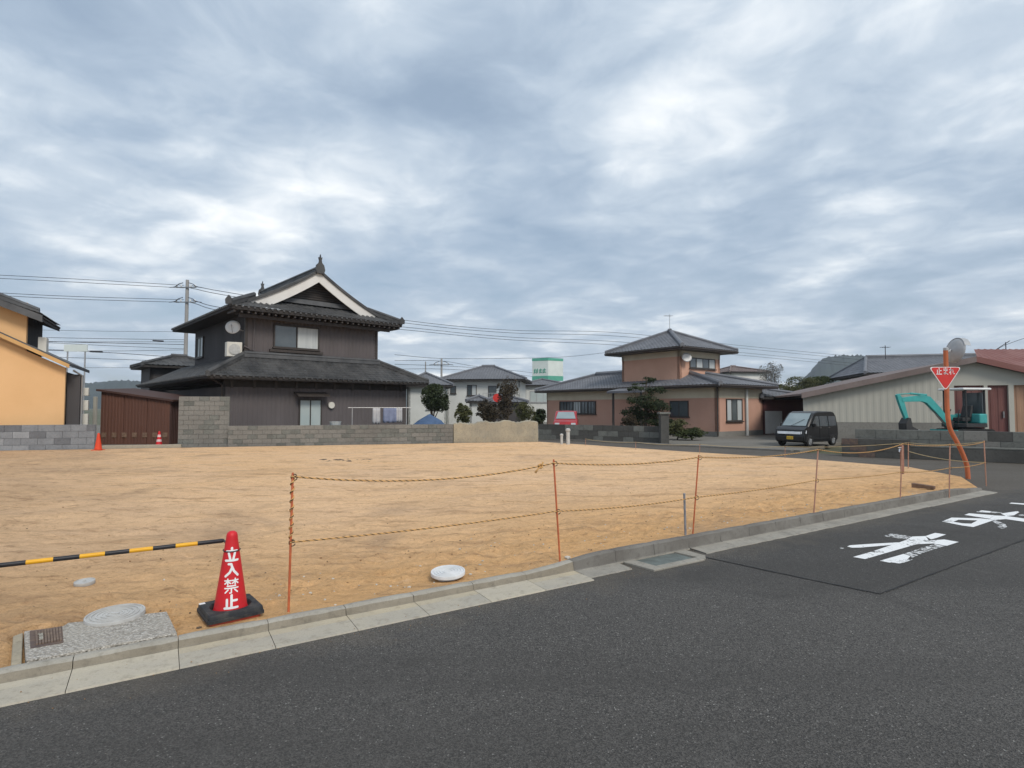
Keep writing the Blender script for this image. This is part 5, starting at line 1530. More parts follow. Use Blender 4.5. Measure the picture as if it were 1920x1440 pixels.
for j in range(8):
    for i in range(n):
        a = 2 * math.pi * i / n; r = (1 - (j / 7) ** 2.2) ; r = max(r, .02) * (1 + rnd.uniform(-.12, .12))
        vs.append(p + bdir * (1.1 * r * math.cos(a)) + bnor * (.6 * r * math.sin(a)) + Vector((0, 0, .05 + 1.35 * (j / 7) ** .8)))
mb.add(vs, [(j * n + i, j * n + (i + 1) % n, (j + 1) * n + (i + 1) % n, (j + 1) * n + i) for j in range(7) for i in range(n)])
mb.build('sheet', 'tarp_blue', tp_, smooth=True)

# ================================================================== CENTRE: white house, tree, green sign
tb = D(815, 800, 32); tb.z = 0
tree('garden_tree', tb, 'dense rounded dark evergreen beside the dark house', 'tree', [(Vector((tb.x, 32, zt_(745, 32))), (.72, .7, .72)), (Vector((tb.x + .3, 32, zt_(757, 32))), (.55, .5, .5)), (Vector((tb.x - .25, 32, zt_(736, 32))), (.45, .45, .4))], 'leaf_dark', 5200, .075, 3)
def hip_house(name, label, c_, ang, L, Wd, zE_, zR_, ov_, wm, rm, hipf=1.0, z0=0.0, rib=True, cat='house', group=None):
    H_ = frame(c_, ang)
    root = thing(name, Vector((c_.x, c_.y, z0)), label, cat, group)
    flat_wall(root, H_(0, 0), H_(L, 0), z0, zE_, wm, .2, 'front_wall'); flat_wall(root, H_(L, 0), H_(L, Wd), z0, zE_ - .01, wm, .2, 'right_wall')
    flat_wall(root, H_(L, Wd), H_(0, Wd), z0, zE_, wm, .2, 'back_wall'); flat_wall(root, H_(0, Wd), H_(0, 0), z0, zE_ - .01, wm, .2, 'left_wall')
    e = [H_(-ov_, -ov_, zE_), H_(L + ov_, -ov_, zE_), H_(L + ov_, Wd + ov_, zE_), H_(-ov_, Wd + ov_, zE_)]
    hw = (Wd / 2 + ov_) * hipf
    hw = min(hw, L / 2 + ov_ - .02)
    r0, r1 = H_(-ov_ + hw, Wd / 2, zR_), H_(L + ov_ - hw, Wd / 2, zR_)
    for nm, a, b_, c2, d2 in (('roof_front', e[0], e[1], r0, r1), ('roof_right', e[1], e[2], r1, r1), ('roof_back', e[2], e[3], r1, r0), ('roof_left', e[3], e[0], r0, r0)):
        roof_slope(root, nm, rm, a, b_, c2, d2, .3 if rib else .6, .3 if rib else .6)
    soffit(root, [q + Vector((0, 0, -.03)) for q in e], .14, 'timber_black')
    ridge_cap(root, r0, r1 + Vector((.01, 0, 0)), .26, .28, rm)
    for a, b_ in ((e[0], r0), (e[1], r1), (e[2], r1), (e[3], r0)): ridge_cap(root, a, b_, .2, .2, rm, 'hip_ridge')
    return root, H_
hip_house('annexe', 'small black-roofed annexe standing behind the dark timber house', H(-.2, DP + .9), TH, 4, 3.0, 4.6, 5.3, .55, 'siding_darker', 'roof_tile_dark')
c_ = D(838, 790, 58); wh, Hw = hip_house('white_house', 'white two-storey house with grey hipped roof behind the garden trees', Vector((c_.x, 58, 0)), R(-6), 7.6, 7, zt_(712, 58), zt_(689, 61.5), .7, 'white_wall', 'roof_far', .9)
window(wh, Hw(0, 0), Hw(7.6, 0), .35, .95, 3.2, 4.0, 1, 'frame_dark', ('glass',))
window(wh, Hw(0, 0), Hw(7.6, 0), 2.1, 3.1, 3.0, 4.1, 2, 'frame_dark', ('glass', 'curtain'))
window(wh, Hw(0, 0), Hw(7.6, 0), 4.3, 6.8, 2.7, 4.0, 3, 'frame_dark', ('glass', 'curtain', 'glass'))
mb = MB(); mb.hexa([Hw(3.9, -1.1, 2.35), Hw(7.3, -1.1, 2.35), Hw(7.3, 0, 2.35), Hw(3.9, 0, 2.35)], [Hw(3.9, -1.1, 2.5), Hw(7.3, -1.1, 2.5), Hw(7.3, 0, 2.5), Hw(3.9, 0, 2.5)]); bal = mb.build('balcony', 'white_wall', wh)
for k in range(12):
    a = 3.95 + k * 3.3 / 11
    mb = MB(); mb.tube([Hw(a, -1.05, 2.5), Hw(a, -1.05, 3.2)], .025, 6); mb.build('baluster', 'frame_alu', bal)
mb = MB(); mb.bar(Hw(3.9, -1.05, 3.22), Hw(7.3, -1.05, 3.22), .06, .05); mb.build('handrail', 'frame_alu', bal)
c_ = D(765, 790, 50); lh, Hl = hip_house('grey_house', 'low grey-roofed house half hidden behind the dark house', Vector((c_.x, 50, 0)), R(12), 3.4, 6, zt_(722, 50), zt_(700, 53), .6, 'white_wall', 'roof_far', .9)
window(lh, Hl(0, 0), Hl(3.4, 0), 1.6, 2.8, 1.6, 2.8, 2, 'frame_alu', ('glass',))
c_ = D(1000, 790, 66); ph, Hp = hip_house('pale_annexe', 'pale rendered annexe behind the white house below the green sign', Vector((c_.x - 1.2, 66, 0)), R(4), 5.2, 6, zt_(722, 66), zt_(712, 69), .4, 'white_wall', 'roof_far', .9)
window(ph, Hp(0, 0), Hp(5.2, 0), .8, 3.2, 2.4, 3.7, 3, 'frame_alu', ('glass_frost', 'glass_frost'))
# low sheds with bushes in front of white house
c_ = D(880, 800, 45); ws, Hs = hip_house('white_shed', 'small white garden shed below the white house', Vector((c_.x, 45, 0)), R(-4), 1.3, 2, zt_(752, 45), zt_(744, 46), .25, 'white_wall', 'roof_far', .9)
c_ = D(905, 800, 48); ws2, Hs2 = hip_house('carport', 'dark open-fronted garden store beside the white shed', Vector((c_.x, 48, 0)), R(3), 3.6, 3, zt_(754, 48), zt_(744, 49), .3, 'siding_darker', 'roof_far', .9)
# green and white rooftop sign
gs0, gs1 = D(998, 676, 95), D(1056, 713, 95)
gsn = thing('rooftop_sign', Vector((gs0.x, 95, 0)), 'tall white and green advertising sign rising behind the houses', 'sign')
mb = MB(); mb.hexa([(gs0.x, 95, gs1.z), (gs0.x + 2.6, 93.6, gs1.z), (gs1.x, 95.2, gs1.z), (gs0.x + 2.6, 97, gs1.z)], [(gs0.x, 95, gs0.z), (gs0.x + 2.6, 93.6, gs0.z), (gs1.x, 95.2, gs0.z), (gs0.x + 2.6, 97, gs0.z)]); gb_ = mb.build('sign_box', 'sign_white', gsn)
for za_, zb_, nm in ((gs0.z - .1, gs0.z + .35, 'top_band'), (gs1.z - .1, gs1.z + .7, 'bottom_band')):
    mb = MB(); o_ = .04
    mb.hexa([(gs0.x - o_, 95, za_), (gs0.x + 2.6, 93.6 - o_, za_), (gs1.x + o_, 95.2, za_), (gs0.x + 2.6, 97, za_)], [(gs0.x - o_, 95, zb_), (gs0.x + 2.6, 93.6 - o_, zb_), (gs1.x + o_, 95.2, zb_), (gs0.x + 2.6, 97, zb_)]); mb.build(nm, 'sign_green', gb_)
dL = Vector((2.6, -1.4, 0)).normalized(); nL = Vector((dL.y, -dL.x, 0))
for k, (u, wd) in enumerate(((.35, .32), (.8, .28), (1.35, .5), (2.0, .55))):
    p = Vector((gs0.x, 95, 0)) + dL * u + nL * .02
    for j, (du, dz, ww, hh) in enumerate(((0, 0, wd, .12), (0, .42, wd, .12), (wd * .4, .1, .12, .6), (0, -.1, .1, .5))):
        mb = MB(); a = p + dL * du; zb_ = gs1.z + 1.25 + dz
        mb.slab3([a + Vector((0, 0, zb_)), a + dL * ww + Vector((0, 0, zb_)), a + dL * ww + Vector((0, 0, zb_ + hh)), a + Vector((0, 0, zb_ + hh))], nL * .03); mb.build('sign_mark', 'sign_green', gb_)
mb = MB(); mb.box(gs0.x + .6, gs0.x + 4.2, 94.6, 96.6, 0, gs1.z); mb.build('tower', 'white_wall', gsn)
# red round sign on a post
rp = D(932, 800, 40); rp.z = 0
rs = thing('round_sign', rp, 'small red round sign on a post among the garden shrubs', 'sign')
mb = MB(); mb.tube([rp, Vector((rp.x, 40, zt_(738, 40)))], .03, 8); mb.build('post', 'frame_alu', rs)
rc = Vector((rp.x, 39.95, zt_(746, 40))); mb = MB(); mb.tube([rc, rc + Vector((0, -.02, 0))], .3, 24); mb.build('sign_disc', 'sign_red', rs)

# shrubs
def shrub(px, py0, py1, Y, wpx, label, mm, seed, n=2600, z0=0.0):
    b_ = D(px, 800, Y); b_.z = z0; zc_ = zt_((py0 + py1) / 2, Y); rz = abs(py1 - py0) / 2 / 1050 * Y; rx = wpx / 2 / 1050 * Y
    rnd = random.Random(seed)
    blobs = [(Vector((b_.x + rnd.uniform(-.4, .4) * rx, Y + rnd.uniform(-.2, .2) * rx, zc_ + rnd.uniform(-.35, .4) * rz)), (rx * rnd.uniform(.5, .75), rx * .6, rz * rnd.uniform(.5, .7))) for _ in range(5)]
    return tree('shrub', b_, label, 'shrub', blobs, mm, n, .06 if Y < 36 else .09, seed, .05)
shrub(870, 752, 795, 38, 34, 'upright grey-green shrub behind the rendered wall', 'leaf_olive', 21)
shrub(912, 748, 795, 36, 40, 'brownish shrub before the garden store', 'leaf_brown', 22)
shrub(948, 700, 795, 38, 52, 'tall sparse dark tree in front of the white house', 'leaf_brown', 23, 2200)
shrub(984, 752, 795, 35, 42, 'olive shrub at the corner by the rendered wall', 'leaf_olive', 24)
shrub(1012, 765, 800, 36, 30, 'dark shrub left of the peach house', 'leaf_dark', 25)

# ================================================================== PEACH HOUSE
PC = Vector((12.1, 33.0, 0))
dl_ = Vector((-9.6, 13.0, 0)).normalized()
PA = math.atan2(-dl_.y, -dl_.x)        # e1 runs from the far-left end to the near corner
PL = 15.6
Pst = PC + dl_ * PL
Hh = frame(Pst, PA)
pe = thing('peach_house', PC, 'peach two-storey house with cream bands and grey hipped tile roofs', 'house')
PW = 4.9
ze = 3.12
front = (Hh(0, 0), Hh(PL, 0)); right = (Hh(PL, 0), Hh(PL, PW))
for (p, q), nm in ((front, 'front_wall'), (right, 'right_wall'), ((Hh(PL, PW), Hh(0, PW)), 'back_wall'), ((Hh(0, PW), Hh(0, 0)), 'left_wall')):
    flat_wall(pe, p, q, .35, 2.35, 'peach_wall', .2, nm)
    d = (q - p).normalized(); n_ = Vector((d.y, -d.x, 0)) * .012
    flat_wall(pe, p + n_ - d * .012, q + n_ + d * .012, 2.35, ze, 'plaster_cream', .2, 'cream_band')
    flat_wall(pe, p - n_ * .0 + n_ * 1.5, q + n_ * 1.5, .0, .35, 'wall_grey', .2, 'plinth')
def hips(Hf, a0, a1, b0, b1, z, zr, ov_, mm, tag_='lower', ridge_len=None, ru0=None, ru1=None):
    e = [Hf(a0 - ov_, b0 - ov_, z), Hf(a1 + ov_, b0 - ov_, z), Hf(a1 + ov_, b1 + ov_, z), Hf(a0 - ov_, b1 + ov_, z)]
    r0, r1 = Hf(ru0, (b0 + b1) / 2, zr), Hf(ru1, (b0 + b1) / 2, zr)
    for nm, a, b_, c2, d2 in (('front', e[0], e[1], r0, r1), ('right', e[1], e[2], r1, r1), ('back', e[2], e[3], r1, r0), ('left', e[3], e[0], r0, r0)):
        roof_slope(pe, tag_ + '_roof_' + nm, mm, a, b_, c2, d2, .28, .27)
    soffit(pe, [q + Vector((0, 0, -.03)) for q in e], .13, 'frame_dark', tag_ + '_soffit')
    if (r1 - r0).length > .1: ridge_cap(pe, r0, r1, .26, .3, mm)
    for a, b_ in ((e[0], r0), (e[1], r1), (e[2], r1), (e[3], r0)): ridge_cap(pe, a, b_, .22, .22, mm, 'hip_ridge')
    for i in range(4):
        a, b_ = e[i], e[(i + 1) % 4]
        mb = MB(); mb.tube([a + Vector((0, 0, -.06)), b_ + Vector((0, 0, -.06))], .06, 8); mb.build(tag_ + '_gutter', 'frame_dark', pe)
hips(Hh, 0, PL, 0, PW, ze, 4.3, .7, 'roof_tile_blue', 'lower', None, 3.2, PL - 4.4)
# upper storey
ua0, ua1, ub0, ub1 = 7.7, 12.6, .5, 4.9
Zb, Zc, Ze2 = 3.8, 5.05, 5.6
for p, q, nm in ((Hh(ua0, ub0), Hh(ua1, ub0), 'upper_front_wall'), (Hh(ua1, ub0), Hh(ua1, ub1), 'upper_right_wall'), (Hh(ua1, ub1), Hh(ua0, ub1), 'upper_back_wall'), (Hh(ua0, ub1), Hh(ua0, ub0), 'upper_left_wall')):
    flat_wall(pe, p, q, 3.2, Zc, 'peach_trim', .2, nm)
    d = (q - p).normalized(); n_ = Vector((d.y, -d.x, 0)) * .012
    flat_wall(pe, p + n_ - d * .012, q + n_ + d * .012, Zc, Ze2, 'plaster_cream', .2, 'upper_cream_band')
hips(Hh, ua0, ua1, ub0, ub1, Ze2, 7.0, .85, 'roof_tile_blue', 'upper', None, (ua0 + ua1) / 2 - .1, (ua0 + ua1) / 2 + .1)
window(pe, Hh(ua1, ub0), Hh(ua1, ub1), 1.0, 3.8, 4.35, 5.04, 4, 'frame_dark', ('glass', 'curtain', 'glass', 'curtain'))
window(pe, *front, 1.6, 5.6, 1.3, 2.25, 5, 'frame_dark', ('glass', 'glass', 'curtain'), bars=12)
window(pe, *front, PL - 3.4, PL - 2.0, 1.2, 2.2, 2, 'frame_dark', ('glass',))
window(pe, *right, .85, 2.55, .95, 2.3, 3, 'frame_dark', ('curtain', 'glass', 'curtain'))
dsp = Hh(ua1 + .25, .85 + ub0 - .5, 4.95); mb = MB(); mb.lathe((0, 0, 0), [(.02, 0), (.2, .03), (.32, .09), (.2, .045), (.02, .012)], 20)
mb.xform(Matrix.Translation(dsp) @ Matrix.Rotation(R(70), 4, 'X')); mb.build('satellite_dish', 'dish_white', pe, smooth=True)
mb = MB(); tpz = Hh((ua0 + ua1) / 2, (ub0 + ub1) / 2, 7.0); mb.tube([tpz, tpz + Vector((0, 0, 1.3))], .018, 6)
for k in range(6): mb.tube([tpz + Vector((-.35 + .1 * k, -.3 + .04 * k, 1.2)), tpz + Vector((-.35 + .1 * k, .3 + .04 * k, 1.2))], .008, 5)
mb.tube([tpz + Vector((-.4, 0, 1.2)), tpz + Vector((.25, 0, 1.2))], .01, 5); mb.build('antenna', 'frame_alu', pe)
for a in (PL + .06,):
    mb = MB(); mb.tube([Hh(a, -.08, ze - .1), Hh(a, -.08, .1)], .045, 8); mb.build('downpipe', 'frame_dark', pe)
mb = MB(); mb.tube([Hh(PL + .1, PW * .6, ze - .2), Hh(PL + .1, PW * .6, 0)], .09, 8); mb.build('white_post', 'white_wall', pe)
# porch
mb = MB(); mb.slab3([Hh(8.6, -2.0, 2.72), Hh(11.6, -2.0, 2.72), Hh(11.6, 0, 3.05), Hh(8.6, 0, 3.05)], (0, 0, .14)); mb.build('porch_roof', 'roof_tile_blue', pe)
for a in (8.9, 11.3):
    mb = MB(); q = Hh(a, -1.7); mb.box(q.x - .07, q.x + .07, q.y - .07, q.y + .07, 0, 2.75); mb.build('porch_post', 'frame_dark', pe)

# pine by the porch and other garden plants
pb = D(1212, 800, 31.0); pb.z = 0
bl = []
for px, py, r in ((1212, 712, .5), (1196, 728, .55), (1228, 733, .6), (1205, 752, .8), (1232, 762, .75), (1190, 775, .75), (1216, 785, .9), (1240, 790, .6)):
    q = D(px, py, 31.0 + random.uniform(-.5, .5)); bl.append((q, (r, r * .8, r * .45)))
tree('pine_tree', pb, 'dark layered garden pine standing before the peach house', 'tree', bl, 'leaf_dark', 7000, .07, 31, .1)
shrub(1268, 782, 818, 30.0, 60, 'low olive bush at the corner of the peach house', 'leaf_olive', 41)
shrub(1180, 770, 810, 30.5, 40, 'small brown bush beside the layered pine', 'leaf_brown', 42)
shrub(1300, 800, 824, 29.5, 66, 'low spreading green plants below the peach house wall', 'leaf_mid', 43)
# dark garden wall in front of the peach house
p, q = E1 - ed * 1.2 + en * 1.1, None
w0 = D(1012, 828, 29.8); w0 = Vector((w0.x, 31.2, 0))
w1 = Vector(((1248 - 960) / 1050 * 27.3, 27.3, 0))
gw = thing('garden_wall', w0, 'dark stone garden wall in front of the peach house', 'wall')
block_wall(gw, w0, w1, 0, .86, .55, .29, .2, ['wall_dark', 'wall_dark', 'stone'], 8)
gp = Vector(((1244 - 960) / 1050 * 27.0, 27.0, 0))
gpo = thing('gate_pillar', gp, 'square stone gate pillar at the end of the dark garden wall', 'pillar')
mb = MB(); mb.box(gp.x - .2, gp.x + .2, gp.y - .2, gp.y + .2, 0, 1.45); mb.build('pillar_shaft', 'wall_dark', gpo, bevel=.02)
mb = MB(); mb.box(gp.x - .26, gp.x + .26, gp.y - .26, gp.y + .26, 1.45, 1.55); mb.build('pillar_cap', 'stone', gpo, bevel=.02)
pm = Vector(((1190 - 960) / 1050 * 28.6, 27.9, 0))

# red car half hidden behind the garden wall
def wheel(root, c_, r, wd, mm='rim'):
    mb = MB(); mb.lathe((0, 0, 0), [(r * .6, -wd / 2), (r * .93, -wd / 2), (r, -wd * .35), (r, wd * .35), (r * .93, wd / 2), (r * .6, wd / 2)], 24, cap=False)
    Mx = Matrix.Translation(c_) @ Matrix.Rotation(R(90), 4, 'X'); mb.xform(Mx); w_ = mb.build('wheel', 'tyre', root, world=False, smooth=True, auto=40)
    mb = MB(); mb.lathe((0, 0, 0), [(r * .08, -wd * .52), (r * .3, -wd * .40), (r * .62, -wd * .46), (r * .64, wd * .46), (r * .3, wd * .40), (r * .08, wd * .52)], 20); mb.xform(Mx); mb.build('rim', mm, w_, world=False, smooth=True, auto=30)
    for k in range(5):
        a = 2 * math.pi * k / 5; mb = MB()
        for s_ in (-1, 1):
            mb.bar(c_ + Vector((math.cos(a) * r * .12, s_ * wd * .47, math.sin(a) * r * .12)), c_ + Vector((math.cos(a) * r * .58, s_ * wd * .49, math.sin(a) * r * .58)), r * .16, .02, up=Vector((0, 1, 0)))
        mb.build('spoke', mm, w_, world=False)
def car_shell(prof, half, crown, taper):
    """prof: list of (x, z) side outline; the width narrows with height (tumblehome)"""
    n = len(prof); zs = [z for _, z in prof]; zb, zt = min(zs), max(zs)
    mb = MB(); layers = [(-1, 0.0), (-.94, 1.0), (0, 1.06), (.94, 1.0), (1, 0.0)]
    vs = []
    for y, k in layers:
        for x, z in prof:
            f_ = (z - zb) / (zt - zb); wd = half * (1 - taper * max(0, f_ - .45) ** 1.3)
            ins = .035 * (1 - min(1, k))
            cx = sum(p[0] for p in prof) / n; cz = (zb + zt) / 2
            sx = -math.copysign(ins, x - cx); sz = -math.copysign(ins, z - cz)
            vs.append((x + sx, y * wd, z + sz + (crown if k > 1 and z > zt - .12 else 0)))
    fs = [tuple(range(n)), tuple(reversed(range(4 * n, 5 * n)))]
    for j in range(4):
        for i in range(n): fs.append((j * n + i, j * n + (i + 1) % n, (j + 1) * n + (i + 1) % n, (j + 1) * n + i))
    mb.add(vs, fs)
    def wid(z): 
        f_ = (z - zb) / (zt - zb); return half * (1 - taper * max(0, f_ - .45) ** 1.3)
    return mb, wid
rc_ = D(1062, 800, 36.5); rc_.z = .05
rcar = thing('red_car', rc_, 'red car parked behind the dark garden wall', 'car', rotz=R(262))
prof = [(-1.75, .3), (-1.78, .62), (-1.72, .88), (-1.5, .95), (-1.25, 1.42), (-1.05, 1.5), (.25, 1.5), (.5, 1.42), (1.0, .98), (1.6, .86), (1.76, .68), (1.78, .35), (1.65, .25), (-1.65, .22)]
mb, wid = car_shell(prof, .74, .02, .2); mb.build('body', 'car_red', rcar, world=False, smooth=True, auto=35)
for s_ in (-1, 1):
    for xs_ in ([(-1.15, 1.0), (-1.0, 1.38), (-.3, 1.4), (-.3, 1.0)], [(-.22, 1.0), (-.22, 1.4), (.3, 1.38), (.82, 1.0)]):
        mb = MB(); mb.slab3([(x, s_ * (wid(z) * .995 + .004), z) for x, z in xs_], (0, s_ * .006, 0)); mb.build('window', 'glass', rcar, world=False)
    for x in (-1.15, 1.15): wheel(rcar, Vector((x, s_ * .64, .28)), .28, .17)
    mb = MB(); mb.box(1.7, 1.79, s_ * .5 - .14, s_ * .5 + .14, .66, .78); mb.build('headlight', 'headlight', rcar, world=False)
mb = MB(); mb.slab3([(.50, -.5, 1.43), (.50, .5, 1.43), (.98, .62, 1.01), (.98, -.62, 1.01)], (.016, 0, .016)); mb.build('windscreen', 'windscreen', rcar, world=False)
mb = MB(); mb.slab3([(-1.27, -.52, 1.40), (-1.27, .52, 1.40), (-1.49, .62, .98), (-1.49, -.62, .98)], (-.016, 0, .012)); mb.build('rear_window', 'glass', rcar, world=False)

# ================================================================== RIGHT: sheds, warehouse, van, excavator, stone walls
# brown shed behind the van
bsx = D(1430, 800, 36); b0 = Vector((bsx.x, 36, 0))
bs2, Hb = hip_house('brown_store', 'low brown store with grey lean-to roof behind the black van', b0, R(20), 3.6, 3.5, zt_(744, 36), zt_(732, 38), .4, 'door_brown', 'roof_far', .9)
mb = MB(); mb.hexa([Hb(.2, -.03, .1), Hb(1.6, -.03, .1), Hb(1.6, .0, .1), Hb(.2, .0, .1)], [Hb(.2, -.03, 1.55), Hb(1.6, -.03, 1.55), Hb(1.6, .0, 1.55), Hb(.2, .0, 1.55)]); mb.build('pale_door', 'plaster_white', bs2)
# far block of flats / pale buildings
c_ = D(1372, 800, 75); fl_, Hf = hip_house('far_house', 'pale far house with brown-grey flat roof right of the peach house', Vector((c_.x, 75, 0)), R(8), 5.2, 8, zt_(697, 75), zt_(686, 77), .4, 'plaster_white', 'warehouse_trim', .6)
tb2 = D(1446, 800, 60); tb2.z = 0
tree('bare_tree', tb2, 'pale grey leafless-looking tree between the far house and the hill', 'tree', [(D(1440, 712, 60), (1.3, 1, 1.6)), (D(1452, 700, 60), (.9, .8, 1.2)), (D(1432, 735, 60), (1.2, 1, 1.0))], 'wall_grey', 3600, .085, 51, .12)
shrub(1495, 705, 745, 52, 78, 'olive green treetop behind the black van', 'leaf_olive', 52, 3600)
shrub(1540, 700, 735, 54, 70, 'dark green treetop against the grey tiled roof', 'leaf_mid', 53, 3200)
# grey tiled house behind warehouse
c_ = D(1640, 800, 46); gt, Hg = hip_house('tiled_house', 'long house with grey tiled roof rising behind the beige warehouse', Vector((c_.x, 46, 0)), R(-14), 12.5, 8, zt_(700, 46), zt_(664, 46), .9, 'plaster_white', 'roof_tile_blue', .35)
a_ = D(1660, 660, 47)
mb = MB(); mb.tube([a_ - Vector((0, 0, .6)), a_ + Vector((0, 0, .55))], .03, 6)
for k in range(4): mb.tube([a_ + Vector((-.3 + .2 * k, -.25, .4)), a_ + Vector((-.3 + .2 * k, .25, .4))], .015, 5)
mb.tube([a_ + Vector((-.4, 0, .4)), a_ + Vector((.4, 0, .4))], .018, 5); mb.build('antenna', 'wire', gt)

# warehouse
WY = 27.0
wl, wr, wa = (1506 - 960) / 1050 * (WY + 1.5), (2120 - 960) / 1050 * (WY - 2.2), 0
A0 = Vector((wl, WY + 1.5, 0)); A1 = Vector((wr, WY - 2.2, 0))
wd_ = (A1 - A0).normalized(); wn_ = Vector((wd_.y, -wd_.x, 0)); WL = (A1 - A0).length
def at_px(px):
    r_ = ray(px, 764); u = (A0.x * r_.y - A0.y * r_.x) / (wd_.y * r_.x - wd_.x * r_.y); return u
ware = thing('warehouse', Vector((A0.x, A0.y, .5)), 'beige corrugated warehouse with low gable and brown doors', 'warehouse')
uP = at_px(1826); PP = A0 + wd_ * uP
zP = zt_(676, PP.y); zL = zt_(742, A0.y); zRr = zt_(742, A1.y)
u1 = at_px(1786)
def zv(u): return zL + (zP - zL) * u / uP if u < uP else zP + (zRr - zP) * (u - uP) / (WL - uP)
corr_wall(ware, A0, A0 + wd_ * u1, 1.05, zv(0) - .05, 'warehouse_beige', .3, .010, 'gable_wall', zv(u1) - .05)
flat_wall(ware, A0, A0 + wd_ * u1, .0, 1.05, 'wall_grey', .2, 'plinth')
# door bay
doors = [(at_px(1790), at_px(1846), 'door_brown'), (at_px(1853), at_px(1892), 'door_brown'), (at_px(1902), at_px(1960), 'door_tan'), (at_px(1970), at_px(2030), 'door_brown')]
zd = 2.82
flat_wall(ware, A0 + wd_ * u1, A0 + wd_ * uP, zd, zv(u1) - .05, 'warehouse_beige', .2, 'lintel_wall', zv(uP) - .05)
flat_wall(ware, A0 + wd_ * uP, A1, zd, zv(uP) - .05, 'warehouse_beige', .2, 'lintel_wall', zv(WL) - .05)
prev = u1
for u0, u2, mm in doors:
    flat_wall(ware, A0 + wd_ * prev, A0 + wd_ * u0, .4, zd, 'warehouse_beige', .2, 'pier')
    dj = A0 - wn_ * .12
    dw = corr_wall(ware, dj + wd_ * u0, dj + wd_ * u2, .45, zd + .02, mm, .3, .02, 'door')
    mb = MB(); c2 = dj + wd_ * (u2 - .2) + wn_ * .06; mb.box(c2.x - .03, c2.x + .03, c2.y - .03, c2.y + .03, 1.3, 1.6); mb.build('handle', 'steel', dw)
    prev = u2
flat_wall(ware, A0 + wd_ * prev, A1, .4, zd, 'warehouse_beige', .2, 'pier')
dpt = -wn_ * 14
for ua, ub, nm in ((-.15, uP, 'roof_left'), (uP, WL + .6, 'roof_right')):
    za_ = zL - (zP - zL) / uP * .15 if ua < 0 else zP
    zb_ = zP if ub == uP else zRr + (zRr - zP) / (WL - uP) * .6
    a, b_ = A0 + wd_ * ua + wn_ * .35 + Vector((0, 0, za_ + .04)), A0 + wd_ * ub + wn_ * .35 + Vector((0, 0, zb_ + .04))
    mb = MB(); mb.slab3([a, b_, b_ + dpt, a + dpt], (0, 0, .1)); mb.build(nm, 'roof_red' if nm == 'roof_right' else 'warehouse_trim', ware)
    mb = MB(); mb.slab3([a + wn_ * .02 + Vector((0, 0, -.14)), b_ + wn_ * .02 + Vector((0, 0, -.14)), b_ + wn_ * .02 + Vector((0, 0, .13)), a + wn_ * .02 + Vector((0, 0, .13))], wn_ * .04); mb.build('barge_board', 'roof_red' if nm == 'roof_right' else 'warehouse_trim', ware)
    for k in range(1, 5):
        q0, q1 = a.lerp(b_, 0.0) + dpt * .012 * k - Vector((0, 0, .06)), a.lerp(b_, 1.0) + dpt * .012 * k - Vector((0, 0, .06))
        mb = MB(); mb.bar(q0, q1, .06, .09); mb.build('purlin', 'timber_black', ware)
sp_ = A0 + wd_ * at_px(1757) + wn_ * .03; mb = MB(); mb.tube([sp_ + Vector((0, 0, 1.95)), sp_ + wn_ * .12 + Vector((0, 0, 1.95))], .16, 14); mb.build('wall_fan', 'lid_grey', ware, smooth=True, auto=40)
# red-roofed building behind on the right
rr0 = D(1850, 800, 36); rb = thing('red_roof_house', Vector((rr0.x, 36, 0)), 'building with a dull red sheet roof behind the warehouse', 'house')
e0_, e1__ = D(1840, 692, 35), D(2080, 692, 35); r0_, r1_ = D(1826, 662, 40), D(2080, 655, 40)
roof_slope(rb, 'roof', 'roof_red', e0_, e1__, r0_, r1_, .45, 6.0, 0, amp=.04)
flat_wall(rb, (e0_.x + .3, 35.6), (e1__.x, 35.6), 0, e0_.z - .1, 'warehouse_beige', .2)
a_ = D(1886, 652, 40)
mb = MB(); mb.tube([a_ - Vector((0, 0, .6)), a_ + Vector((0, 0, .4))], .03, 6); mb.tube([a_ + Vector((-.9, 0, -.25)), a_ + Vector((.3, 0, .5))], .025, 6); mb.build('antenna', 'wire', rb)

# stone walls on the right
sw = thing('retaining_wall', SW0, 'dark concrete retaining wall at the edge of the side road', 'wall')
mb = MB(); mb.hexa([SW0, SW1 + swd * 4, SW1 + swd * 4 + swn * .3, SW0 + swn * .3], [q + Vector((0, 0, .42)) for q in (SW0, SW1 + swd * 4, SW1 + swd * 4 + swn * .3, SW0 + swn * .3)]); mb.build('wall_body', 'wall_dark', sw, bevel=.015)
mb = MB(); mb.hexa([q + Vector((0, 0, .42)) for q in (SW0 - swn * .01, SW1 + swd * 4 - swn * .01, SW1 + swd * 4 + swn * .32, SW0 + swn * .32)], [q + Vector((0, 0, .47)) for q in (SW0 - swn * .01, SW1 + swd * 4 - swn * .01, SW1 + swd * 4 + swn * .32, SW0 + swn * .32)]); mb.build('coping', 'stone', sw, bevel=.01)
sw2 = thing('stone_wall', SW0 + swn * .55, 'rough grey stone wall in two courses above the retaining wall', 'wall')
block_wall(sw2, SW0 + swn * .55 + swd * .1, SW1 + swn * .55 + swd * 4, 0, .98, .62, .33, .3, ['stone', 'wall_dark', 'stone', 'wall_grey'], 12)
p, q = SW0 + swn * .2 - swd * .05, SW0 + swn * 3.2 - swd * .3
hb = thing('hedge_block', SW0 + swd * .3, 'dark low stone stack at the end of the retaining wall', 'wall')
block_wall(hb, SW0 - swd * .3 - swn * .12, SW0 + swd * 1.75 - swn * .12, 0, .66, .5, .22, .3, ['wall_dark', 'wall_dark', 'iron'], 13)

